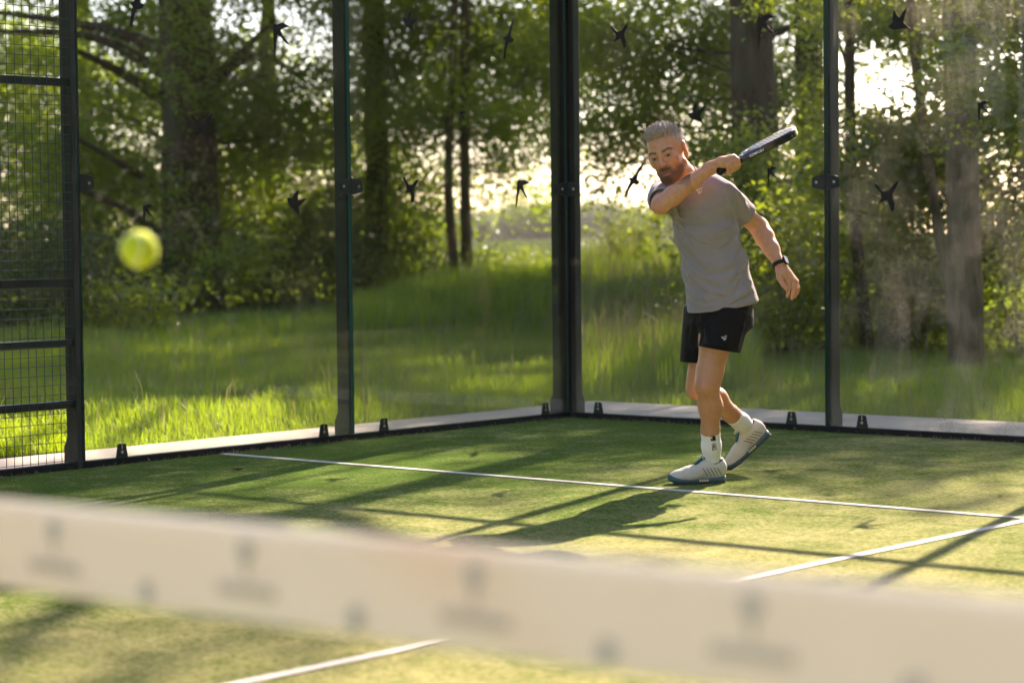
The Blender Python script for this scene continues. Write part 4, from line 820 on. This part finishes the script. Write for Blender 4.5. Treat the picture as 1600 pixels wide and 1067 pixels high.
TA, TB, TC_, TD = J(1096, 325, .0), J(1104, 365, 0), J(1117, 415, .01), J(1129.5, 478, .02)
sf.econe(TA, TB, (.150, .118), (.145, .120), SIDE, .05); sf.econe(TB, TC_, (.145, .120), (.149, .118), SIDE, .06); sf.econe(TC_, TD, (.149, .120), (.173, .150), SIDE, .06)
sf.chain([NECK+np.array([.0, .0, -.012]), along(NECK, SH_L, .6)+np.array([.0, 0, .006]), SH_L], [.068, .060, .066], .05); sf.chain([NECK+np.array([0, 0, -.012]), along(NECK, SH_R, .6), SH_R], [.068, .058, .068], .05)
sf.ell(along(TA, NECK, .35)+np.array([.02, -.02, 0]), (.13, .105, .11), k=.06)
SLE_L = along(SH_L, EL_L, .60); SLE_R = along(SH_R, EL_R, .66)
sf.chain([SH_L, along(SH_L, EL_L, .3), SLE_L], [.062, .061, .063], .03); sf.chain([SH_R, along(SH_R, EL_R, .35), SLE_R], [.068, .068, .064], .03)
def fold(pts, r_, k=.022, mode='u', depth=0.0):      # a crease lying on the cloth, given along the camera's line of sight
    P = []
    for px, py in pts:
        o = J(px, py, -1.0); e = J(px, py, 1.0); h = sf.ray(o, e-o)
        if h is not None: P.append(h+nrm(e-o)*(r_*.35+depth))
    if len(P) > 1: sf.chain(P, [r_*.45]+[r_]*(len(P)-2)+[r_*.4] if len(P) > 2 else [r_, r_*.4], k, mode)
fold([(1053, 322), (1062, 352), (1078, 380), (1096, 402), (1112, 414)], .017); fold([(1050, 345), (1064, 390), (1088, 424), (1120, 440), (1140, 432), (1158, 420)], .011)
fold([(1074, 455), (1100, 464), (1128, 456), (1150, 446)], .013); fold([(1058, 316), (1076, 330), (1096, 338), (1115, 336)], .013); fold([(1152, 352), (1150, 380), (1140, 412)], .013); fold([(1166, 395), (1150, 425), (1132, 446)], .008)
fold([(1172, 440), (1160, 458), (1140, 470)], .010); fold([(1066, 400), (1080, 430), (1104, 450)], .010); fold([(1160, 320), (1152, 304), (1140, 290)], .010); fold([(1150, 340), (1140, 322), (1128, 316)], .013); fold([(1168, 330), (1160, 312), (1150, 298)], .007)
fold([(1146, 345), (1139, 325), (1134, 306)], .008, .016, 's', -.012); fold([(1056, 335), (1072, 366), (1092, 392)], .007, .018, 's', -.012); fold([(1060, 372), (1078, 405), (1106, 428), (1136, 424)], .007, .018, 's', -.012)
for cr in ([(1056, 338), (1074, 346), (1096, 347), (1112, 344)], [(1057, 345), (1072, 362), (1092, 376), (1108, 380)], [(1146, 350), (1130, 358), (1114, 360)], [(1148, 362), (1136, 378), (1120, 388)], [(1064, 420), (1082, 442), (1108, 456), (1130, 460)], [(1176, 452), (1158, 462), (1138, 474)], [(1062, 330), (1078, 322), (1092, 316)], [(1164, 410), (1154, 436), (1146, 456)], [(1076, 470), (1094, 477), (1112, 478)]):
    fold(cr, .008, .009); fold([(x+1.5, y+5) for x, y in cr], .005, .008, 's', -.006)
hemn = nrm(np.cross(J(1184, 470, 0)-J(1074, 488, 0), (0, 1, 0.06))); hemn = hemn if hemn[2] < 0 else -hemn
sf.half(J(1129, 481, 0), hemn)
for E_, S2 in ((SLE_L, SH_L), (SLE_R, SH_R)):        # open sleeve ends
    ax_ = nrm(E_-S2); rr = .056
    c0 = E_+ax_*.10; sl, P = sf._sub(E_-.13, E_+.17); d = (P-E_)@ax_; rad = np.linalg.norm(P-E_-d[..., None]*ax_, axis=-1); a = sf.F[sl]
    own_ = rad < .105; a = np.where(own_ & (d > -.02), np.maximum(a, d), a); bore = np.maximum(rad-rr, -(d+.055)); a = np.where(own_ & (d > -.07), np.maximum(a, -bore), a); sf.F[sl] = a
ncol = nrm(H(0, -.03, -.09)-NECK); cc = NECK+ncol*.038; c1 = nrm(np.cross(ncol, (0, 1, 0))); c2 = np.cross(ncol, c1)
sf.chain([cc+(c1*math.cos(a)+c2*math.sin(a))*.070-ncol*(.012*math.sin(a+.2)) for a in np.linspace(0, 2*math.pi, 17)], [.0075]*17, .012)
shirt = link('t_shirt', sf.mesh('t_shirt', [M['shirt']], None, 2), person)
def on_surface(fld, px, py, lift=.0015, d0=-1.0):
    o = J(px, py, d0); e = J(px, py, 1.0); h = fld.ray(o, e-o); return (h if h is not None else J(px, py, 0))-nrm(e-o)*lift
M['print_white'] = principled('white_print', (.80, .79, .76), .5, .3)
def emblem(fld, cx, cy, sc, parent, name='chest_emblem'):      # small angular mark, drawn in thin strokes
    m = MB()
    for st in ([(-5, -1.6), (6, -4.2), (3.6, 2.4), (.2, 4.6), (-.6, 3.0), (2.2, 1.0)], [(-5.0, -1.6), (-2.0, .4), (2.0, -1.0)]):
        m.tube([on_surface(fld, cx+x*sc, cy+y*sc, .0032) for x, y in st], .0016*max(.8, sc), 5)
    m.obj(name, M['print_white'], parent)
emblem(sf, 1091.5, 298.5, 1.0, shirt)
# ---- shorts
rf = Field((-.16, -.30, .50), (.36, .34, .98), .004)
SD2 = np.array([math.cos(.40), -math.sin(.40), 0])
rf.econe(J(1130, 448, .02), J(1127, 505, .02), (.148, .108), (.156, .126), SD2, .04)
LH0, LH1, RH0, RH1 = J(1138, 490, -.04), J(1124.5, 546, -.07), J(1100, 485, .08), J(1091, 566, .14)
rf.econe(LH0, LH1, (.102, .100), (.100, .104), SD2, .04); rf.econe(RH0, RH1, (.098, .095), (.088, .095), SD2, .035)
rf.econe(J(1114, 480, .0), J(1107, 540, .03), (.05, .085), (.045, .075), SD2, .03)
def sfold(pts, r_, mode='u', depth=0.0):
    P = []
    for px, py in pts:
        o = J(px, py, -1.0); e = J(px, py, 1.0); h = rf.ray(o, e-o)
        if h is not None: P.append(h+nrm(e-o)*(r_*.5+depth))
    if len(P) > 1: rf.chain(P, [r_*.4]+[r_]*(len(P)-1), .018, mode)
sfold([(1096, 492), (1104, 510), (1108, 535)], .010); sfold([(1168, 480), (1158, 510), (1150, 542)], .010); sfold([(1120, 490), (1130, 515), (1134, 538)], .008); sfold([(1084, 500), (1082, 530), (1086, 558)], .009); sfold([(1100, 500), (1097, 525), (1096, 545)], .008, 's', -.008)
for H0, H1, K_, rr, nn in ((LH0, LH1, KNEE_L, .080, (-.18, 0, -1)), (RH0, RH1, KNEE_R, .074, (-.05, 0, -1))):
    nn = nrm(nn); sl, P = rf._sub(H1-.16, H1+.16); d = (P-H1)@nn; ax_ = nrm(H1-H0); t_ = (P-H1)@ax_; rad = np.linalg.norm(P-H1-t_[..., None]*ax_, axis=-1); a = rf.F[sl]; m_ = rad < .118
    rf.F[sl] = np.where(m_ & (d > -.03), np.maximum(a, d), a)
    a = rf.F[sl]; bore = np.maximum(rad-rr, -(d+.05)); rf.F[sl] = np.where(m_ & (d > -.065), np.maximum(a, -bore), a)
shorts = link('shorts', rf.mesh('shorts', [M['shorts']], None, 2), person)
emblem(rf, 1131, 528, .75, shorts, 'leg_emblem')
# ---- socks
def sock_mat():
    t = NT('white_ribbed_sock'); p = t.node('BsdfPrincipled'); v = t.coord('Object'); n = t.noise(t.coord('Object', (1, 1, .08)), 420, 2)
    t.set(p.inputs['Base Color'], t.mix(n, (.68, .66, .62), (.82, .81, .78))); p.inputs['Roughness'].default_value = .9; p.inputs['Sheen Weight'].default_value = .2; t.set(p.inputs['Normal'], t.bump(n, .6, .004)); return t.done(p.outputs[0])
M['sock'] = sock_mat()
def sock(A, K, top, r0, r1, foot):
    ax_ = nrm(K-A); tp_ = A+ax_*top; q = Field(np.minimum(np.minimum(A, tp_), foot)-.09, np.maximum(np.maximum(A, tp_), foot)+.09, .0035)
    q.chain([foot, A, along(A, tp_, .45), tp_+ax_*.05], [.024, r0, (r0+r1)*.5, r1], .03); q.half(tp_, ax_, .004)
    for i, k_ in enumerate((.30, .62)):
        c = A+ax_*top*k_; rr = r0+(r1-r0)*k_; a1 = nrm(np.cross(ax_, (0, 1, 0))); a2 = np.cross(ax_, a1); q.chain([c+(a1*math.cos(w)+a2*math.sin(w))*(rr*.985) for w in np.linspace(0, 2*math.pi, 13)], [.0035]*13, .006)
    return q, link('sock', q.mesh('sock', [M['sock']], None, 1), person)
qL, sockL = sock(ANK_L, KNEE_L, .146, .0345, .0505, ANK_L+np.array([-.015, 0, -.04]))
qR, sockR = sock(ANK_R, KNEE_R, .135, .0340, .0490, ANK_R-SHR_Z*.04+SHR_X*.015)
M['print_black'] = principled('black_print', (.008, .008, .008), .6, .2)
def text_mesh(body, size, ext=.0004):
    cu = bpy.data.curves.new('lettering', 'FONT'); cu.body = body; cu.size = size; cu.extrude = ext; cu.align_x = 'CENTER'; cu.align_y = 'CENTER'; cu.resolution_u = 3; cu.offset = size*.012
    o = bpy.data.objects.new('lettering', cu); col.objects.link(o); dg = bpy.context.evaluated_depsgraph_get(); me = bpy.data.meshes.new_from_object(o.evaluated_get(dg)); bpy.data.objects.remove(o); return me
def wrap_text(body, size, stretch, origin, ax, ay, project, mat, name, parent):
    me = text_mesh(body, size); n = len(me.vertices); c = np.zeros(n*3); me.vertices.foreach_get('co', c); c = c.reshape(-1, 3)
    V = np.array([project(origin+np.asarray(ax)*x*stretch+np.asarray(ay)*y, z) for x, y, z in c]); me.vertices.foreach_set('co', V.ravel().astype(np.float32)); me.materials.clear(); me.materials.append(mat); me.update(); return link(name, me, parent)
def proj_sock(p, z):
    h = qL.ray(np.array([p[0], -.6, p[2]]), (0, 1, 0)); h = p if h is None else h; return np.array([p[0], h[1]-.0016-z, p[2]])
down = nrm(ANK_L-KNEE_L); rt = nrm(np.cross((0, 1, 0), down)); rt = rt if rt[0] > 0 else -rt
tc = J(1115.5, 698, 0); wrap_text('NIKE', .031, .56, tc, down, rt, proj_sock, M['print_black'], 'sock_lettering', sockL)
sq = MB(); c = J(1114, 684.5, 0)
vs_ = [v for row in [[proj_sock(c+rt*.0120*i+down*.0130*j, 0) for i in (-1, -.5, 0, .5, 1)] for j in (-1, -.5, 0, .5, 1)] for v in row]; sq.add(vs_, [(j*5+i, j*5+i+1, j*5+i+6, j*5+i+5) for j in range(4) for i in range(4)]); sq.obj('sock_patch', M['print_black'], sockL)
# ---- shoes
M['shoe'] = cloth('cream_shoe_upper', (.62, .57, .45), 260, .6, .05, .05); M['teal'] = principled('teal_rubber', (.055, .115, .130), .5, .35, noise_scale=60); M['dark_sole'] = principled('grey_outsole', (.055, .060, .060), .6, .3, noise_scale=80)
M['teal_lining'] = principled('teal_lining', (.020, .095, .105), .8, .2, noise_scale=200); M['stripe'] = principled('grey_stripe', (.25, .235, .19), .6, .2); M['lace'] = principled('white_lace', (.75, .73, .66), .8, .2, noise_scale=300); M['cream_detail'] = principled('cream_insert', (.62, .52, .36), .6, .2)
def shoe(origin, xd, zd, outer, label, bend=0.0):
    xd = nrm(xd); zd = nrm(np.asarray(zd)-xd*np.dot(zd, xd)); yd = np.cross(zd, xd); root = bpy.data.objects.new('shoe', None); col.objects.link(root); root.parent = person; root['label'] = label; root.empty_display_size = .05
    ss = .95; root.matrix_local = Matrix(((xd[0]*ss, yd[0]*ss, zd[0]*ss, origin[0]), (xd[1]*ss, yd[1]*ss, zd[1]*ss, origin[1]), (xd[2]*ss, yd[2]*ss, zd[2]*ss, origin[2]), (0, 0, 0, 1)))
    # shoe frame: heel at x=0, toe at x=.29, sole underside z=0
    o = Field((-.03, -.075, -.01), (.32, .075, .17), .003); I = np.eye(3)
    o.ell((.238, 0, .030), (.056, .046, .034), I, .02); o.ell((.195, 0, .036), (.070, .049, .038), I, .03); o.cone((.175, 0, .048), (.105, 0, .075), .038, .034, .035); o.ell((.060, 0, .055), (.066, .043, .056), I, .03); o.cone((.035, 0, .085), (.090, 0, .088), .038, .040, .03); o.cone((.020, 0, .080), (.022, 0, .112), .020, .013, .02)
    o.half((0, 0, .020), (0, 0, -1), .002); o.ell((.070, 0, .128), (.052, .035, .052), I, .006, 's')
    sl, P = o._sub(o.lo, o.lo+o.h*o.n); xx, zz = P[..., 0]+.25*P[..., 2], P[..., 2]
    o.F += (.0011*np.sin(xx*2*np.pi/.0095)*np.clip((xx-.150)/.02, 0, 1)*np.clip((.272-xx)/.02, 0, 1)).astype(np.float32)
    up = link('upper', o.mesh('upper', [M['shoe']], None, 1), root)
    def out(x, t, w=.0): # sole outline half width
        return 0
    def sole(z0, z1, gr, mat, name, spring=.012, x0=-.004, x1=.298):
        xs_ = np.linspace(0, 1, 25); L_ = []
        xs_ = .5-.5*np.cos(xs_*math.pi); hw = np.interp(xs_, [0, .01, .04, .12, .25, .42, .6, .75, .86, .93, .975, .993, 1], [.004, .017, .029, .038, .041, .038, .045, .051, .047, .037, .024, .013, .004])+gr
        m = MB(); V = []
        for t_, w in zip(xs_, hw):
            x = x0+(x1-x0)*t_; sp_ = spring*max(0, (t_-.72)/.28)**2+.010*max(0, (t_-.93)/.07)**2; ta = z1 if callable(z1) is False else z1(t_)
            ta -= .006*max(0, (t_-.95)/.05)**2
            V += [(x, -w*.94, z0+sp_), (x, -w, (z0+ta)*.5+sp_), (x, -w*.97, ta+sp_*.8), (x, w*.97, ta+sp_*.8), (x, w, (z0+ta)*.5+sp_), (x, w*.94, z0+sp_)]
        F = [(i*6+j, i*6+(j+1) % 6, (i+1)*6+(j+1) % 6, (i+1)*6+j) for i in range(24) for j in range(6)]; F += [tuple(range(6))[::-1], tuple(range(24*6, 25*6))]
        return m.add(V, F).obj(name, mat, root, smooth=True)
    sole(0.006, lambda t: .030+.004*(t < .25)-.007*math.sin(t*math.pi)+.009*max(0, (t-.85)/.15), .002, M['teal'], 'midsole'); sole(0.0, .0065, .003, M['dark_sole'], 'outsole')
    # toe bumper, side inserts, stripes on the side one sees
    m = MB()
    def side_pt(x, z, lift=.0012):
        h = o.ray((x, .09*outer, z), (0, -outer, 0), .2); return Vector((h if h is not None else (x, .04*outer, z)))+Vector((0, outer*lift, 0))
    for k_ in range(5):
        x = .026+.0185*k_; pts = [side_pt(x+.0055*q_, .036+.0085*q_, .0022) for q_ in range(6)]
        m.tube(pts, [.0022, .003, .003, .003, .003, .002], 5)
    m.obj('side_stripes', M['stripe'], root)
    m = MB()
    for k_ in range(4): x = .098+.013*k_; m.box((x, outer*.0375 if outer > 0 else -.0470, .010), (x+.009, outer*.0470 if outer > 0 else -.0375, .021))
    m.obj('midsole_insert', M['cream_detail'], root)
    m = MB(); V = []; 
    for i in range(9):
        t_ = i/8; x = .178-.088*t_; z = .080+.068*t_+.006*math.sin(t_*3); w = .014+.009*t_
        V += [(x, -w, z-.006), (x, 0, z), (x, w, z-.006), (x-.004, w, z-.012), (x-.004, 0, z-.006), (x-.004, -w, z-.012)]
    m.add(V, [(i*6+j, i*6+(j+1) % 6, (i+1)*6+(j+1) % 6, (i+1)*6+j) for i in range(8) for j in range(6)]+[(0, 5, 4, 3, 2, 1), tuple(range(48, 54))]).obj('tongue', M['teal_lining'], root, smooth=True)
    m = MB(); ring = [(.070+.058*math.cos(a)*1.0, .038*math.sin(a), .094+.016*math.cos(a*1.0)*-.6+.012*(math.cos(a) < -.6)) for a in np.linspace(0.6, 2*math.pi-.6, 22)]; m.tube(ring, .0065, 7); m.obj('collar', M['teal_lining'], root, smooth=True)
    m = MB()
    for k_ in range(6):
        x = .176-.0145*k_; z = .079+.0085*k_; w = .019+.0015*k_; m.tube([(x+.006, -w, z-.004), (x, -w*.4, z+.0035), (x-.004, w*.4, z+.0045), (x-.004, w, z-.002)], .0024, 6)
    x, z = .100, .128
    for s_ in (-1, 1): m.tube([(x, 0, z), (x+.012, .014*s_, z+.010), (x+.024, .028*s_, z-.002), (x+.016, .020*s_, z-.006), (x, .002*s_, z)], .0019, 6); m.tube([(x, 0, z), (x+.020, .010*s_, z+.012), (x+.038, .020*s_, z+.004)], .0017, 6)
    m.obj('laces', M['lace'], root, smooth=True); return root
shoe(SHL_O, SHL_X, (0, 0, 1), 1, 'cream shoe flat on the turf at the white line')
shoe(SHR_O, SHR_X, SHR_Z, 1, 'cream shoe with raised heel, resting on its toe')
# ---- watch on the left wrist
ax_ = nrm(J(1224, 428, -.05)-WR_L); wc = WR_L+ax_*.004; a1 = nrm(np.cross(ax_, (0, 1, 0))); a1 = a1 if a1[0] > 0 else -a1; a2 = np.cross(ax_, a1)
wt = bpy.data.objects.new('wrist_watch', None); col.objects.link(wt); wt.parent = person; wt['label'] = 'black watch on the lowered wrist'; wt.empty_display_size = .05
m = MB(); rg = []
for w in np.linspace(0, 2*math.pi, 25):
    c = wc+(a1*math.cos(w)*.0315+a2*math.sin(w)*.0305); n_ = a1*math.cos(w)+a2*math.sin(w); rg += [c-ax_*.010, c+n_*.003-ax_*.009, c+n_*.003+ax_*.009, c+ax_*.010]
m.add(rg, [(i*4+j, i*4+(j+1) % 4, (i+1)*4+(j+1) % 4, (i+1)*4+j) for i in range(24) for j in range(4)]); m.obj('strap', M['black_rubber'], wt, smooth=True)
fn_ = nrm(a1*.86-np.array([0, .5, 0])); fn_ = nrm(fn_-ax_*fn_.dot(ax_)); fs = np.cross(ax_, fn_); m = MB(); m.prism([(x*.019*s1, y*.021) for x, y, s1 in [(math.copysign(abs(math.cos(t))**.6, math.cos(t)), math.copysign(abs(math.sin(t))**.6, math.sin(t)), 1) for t in np.linspace(0, 2*math.pi, 21)[:-1]]], wc+fn_*.031, fs, ax_, fn_, .010); m.obj('case', M['decal'], wt, bevel=.001)
m = MB(); m.prism([(-.014, -.016), (.014, -.016), (.014, .016), (-.014, .016)], wc+fn_*.0414, fs, ax_, fn_, .0008); m.obj('display', principled('watch_glass', (.10, .10, .05), .08, .6), wt)

# ------------------------------------------------------------------ racket in his right hand
racket = empty('padel_racket', PO+EX*RB[0]+EY*RB[1]+EZ*RB[2], 'black and grey padel racket with a white and lime tip, held in the raised hand', 'racket')
ra, rw, rn = [EX*v[0]+EY*v[1]+EZ*v[2] for v in (RA, RW, RN)]
racket.matrix_world = Matrix(((ra[0], rw[0], rn[0], racket.location[0]), (ra[1], rw[1], rn[1], racket.location[1]), (ra[2], rw[2], rn[2], racket.location[2]), (0, 0, 0, 1)))
M['racket_black'] = principled('racket_gloss_black', (.012, .013, .015), .22, .6); M['racket_face'] = principled('racket_grey_face', (.20, .195, .175), .30, .5, noise_scale=30, noise_amt=.25); M['grip'] = principled('black_grip_tape', (.010, .010, .011), .75, .2, noise_scale=150)
M['tip_white'] = principled('racket_white_tip', (.75, .76, .72), .35, .4); M['lime'] = principled('lime_mark', (.42, .62, .03), .4, .4); M['hole'] = principled('hole_dark', (.05, .05, .045), .8)
def head_outline(n=64):
    pts = []
    for t in np.linspace(0, 2*math.pi, n, endpoint=False):
        x, y = math.cos(t), math.sin(t); wy = .128*math.copysign(abs(y)**.92, y)*(1-.10*max(0, -x)**1.5); pts.append((.322+.134*x*(1.0 if x > 0 else 1.05), wy))
    return pts
OUT = head_outline(); c0 = np.array([.322, 0.0])
rim = MB(); n = len(OUT); V = []
for x, y in OUT:
    d_ = np.array([x-.322, y]); dn = d_/np.linalg.norm(d_); i_ = np.array([x, y])-dn*.016
    V += [(i_[0], i_[1], -.0175), (x-dn[0]*.004, y-dn[1]*.004, -.019), (x, y, -.013), (x, y, .013), (x-dn[0]*.004, y-dn[1]*.004, .019), (i_[0], i_[1], .0175)]
F = [(i*6+j, ((i+1) % n)*6+j, ((i+1) % n)*6+(j+1) % 6, i*6+(j+1) % 6) for i in range(n) for j in range(6)]
tipf = [1 if OUT[i][0] > .432 else (2 if OUT[i][0] > .414 else 0) for i in range(n) for j in range(6)]
rim.v = V; rim.f = F; rim.m = tipf; rim.obj('rim', [M['racket_black'], M['tip_white'], M['lime']], racket, smooth=False)
fc = MB(); inner = [tuple(np.array(p)-(np.array(p)-c0)/np.linalg.norm(np.array(p)-c0)*.015) for p in OUT]; fc.prism(inner, (0, 0, -.0165), (1, 0, 0), (0, 1, 0), (0, 0, 1), .033); fc.obj('face', M['racket_face'], racket)
ho = MB()
for i in range(-4, 5):
    for j in range(-4, 5):
        x, y = .335+.021*i+.0105*(j % 2), .021*j
        if ((x-.33)/.095)**2+(y/.092)**2 < 1: ho.prism([(math.cos(a)*.0055, math.sin(a)*.0055) for a in np.linspace(0, 2*math.pi, 9)[:-1]], (x, y, .0163), (1, 0, 0), (0, 1, 0), (0, 0, 1), .0007)
tag(ho.obj('face_holes', M['hole'], racket), kind='stuff')
gm = MB(); gm.prism([(.20, -.030), (.255, -.085), (.30, -.098), (.26, -.02), (.27, .03), (.245, .03)], (0, 0, .0168), (1, 0, 0), (0, 1, 0), (0, 0, 1), .0006); gm.obj('face_graphic', M['racket_black'], racket)
for s_ in (-1, 1):
    MB().tube([(.118, .010*s_, 0), (.150, .022*s_, 0), (.185, .050*s_, 0), (.215, .078*s_, 0)], [.0165, .0165, .0175, .018], 10).obj('throat_arm', M['racket_black'], racket, smooth=True)
MB().tube([(.02, 0, 0), (.05, 0, 0), (.125, 0, 0), (.140, 0, 0)], [.0165, .0160, .0165, .0145], 12).obj('grip', M['grip'], racket, smooth=True)
MB().tube([(-.006, 0, 0), (-.004, 0, 0), (.012, 0, 0), (.020, 0, 0)], [.010, .0185, .0190, .0166], 16).obj('butt_cap', M['grip'], racket, smooth=True)
me = text_mesh('COMFORT', .0155); me.materials.clear(); me.materials.append(M['print_white']); o = link('lettering', me, racket)
e0, e1 = Vector((.150, .036, 0)), Vector((.225, .0965, 0)); ed = (e1-e0).normalized(); zn = Vector((0, 0, 1)); outn = ed.cross(zn)*-1; outn = outn if outn.y > 0 else -outn
o.matrix_local = Matrix(((ed.x, zn.x, outn.x, (e0.x+e1.x)/2+outn.x*.0178), (ed.y, zn.y, outn.y, (e0.y+e1.y)/2+outn.y*.0178), (0, 1, outn.z, 0), (0, 0, 0, 1)))
MB().tube([(-.002, 0, -.004), (-.014, .006, -.006), (-.022, .010, .004)], .0022, 6).obj('wrist_cord', M['black_rubber'], racket)
ws = bpy.data.objects.new('cord_loop', None)
fa = nrm(WR_R-EL_R); b1 = nrm(np.cross(fa, (0, 0, 1))); b2 = np.cross(fa, b1); lw = [WR_R-fa*.004+(b1*math.cos(w)+b2*math.sin(w))*.0300 for w in np.linspace(0, 2*math.pi, 25)]
MB().tube([tuple(p) for p in lw], .0026, 6, cap=False).obj('wrist_loop', M['black_rubber'], person, smooth=True)
# === END PLAYER
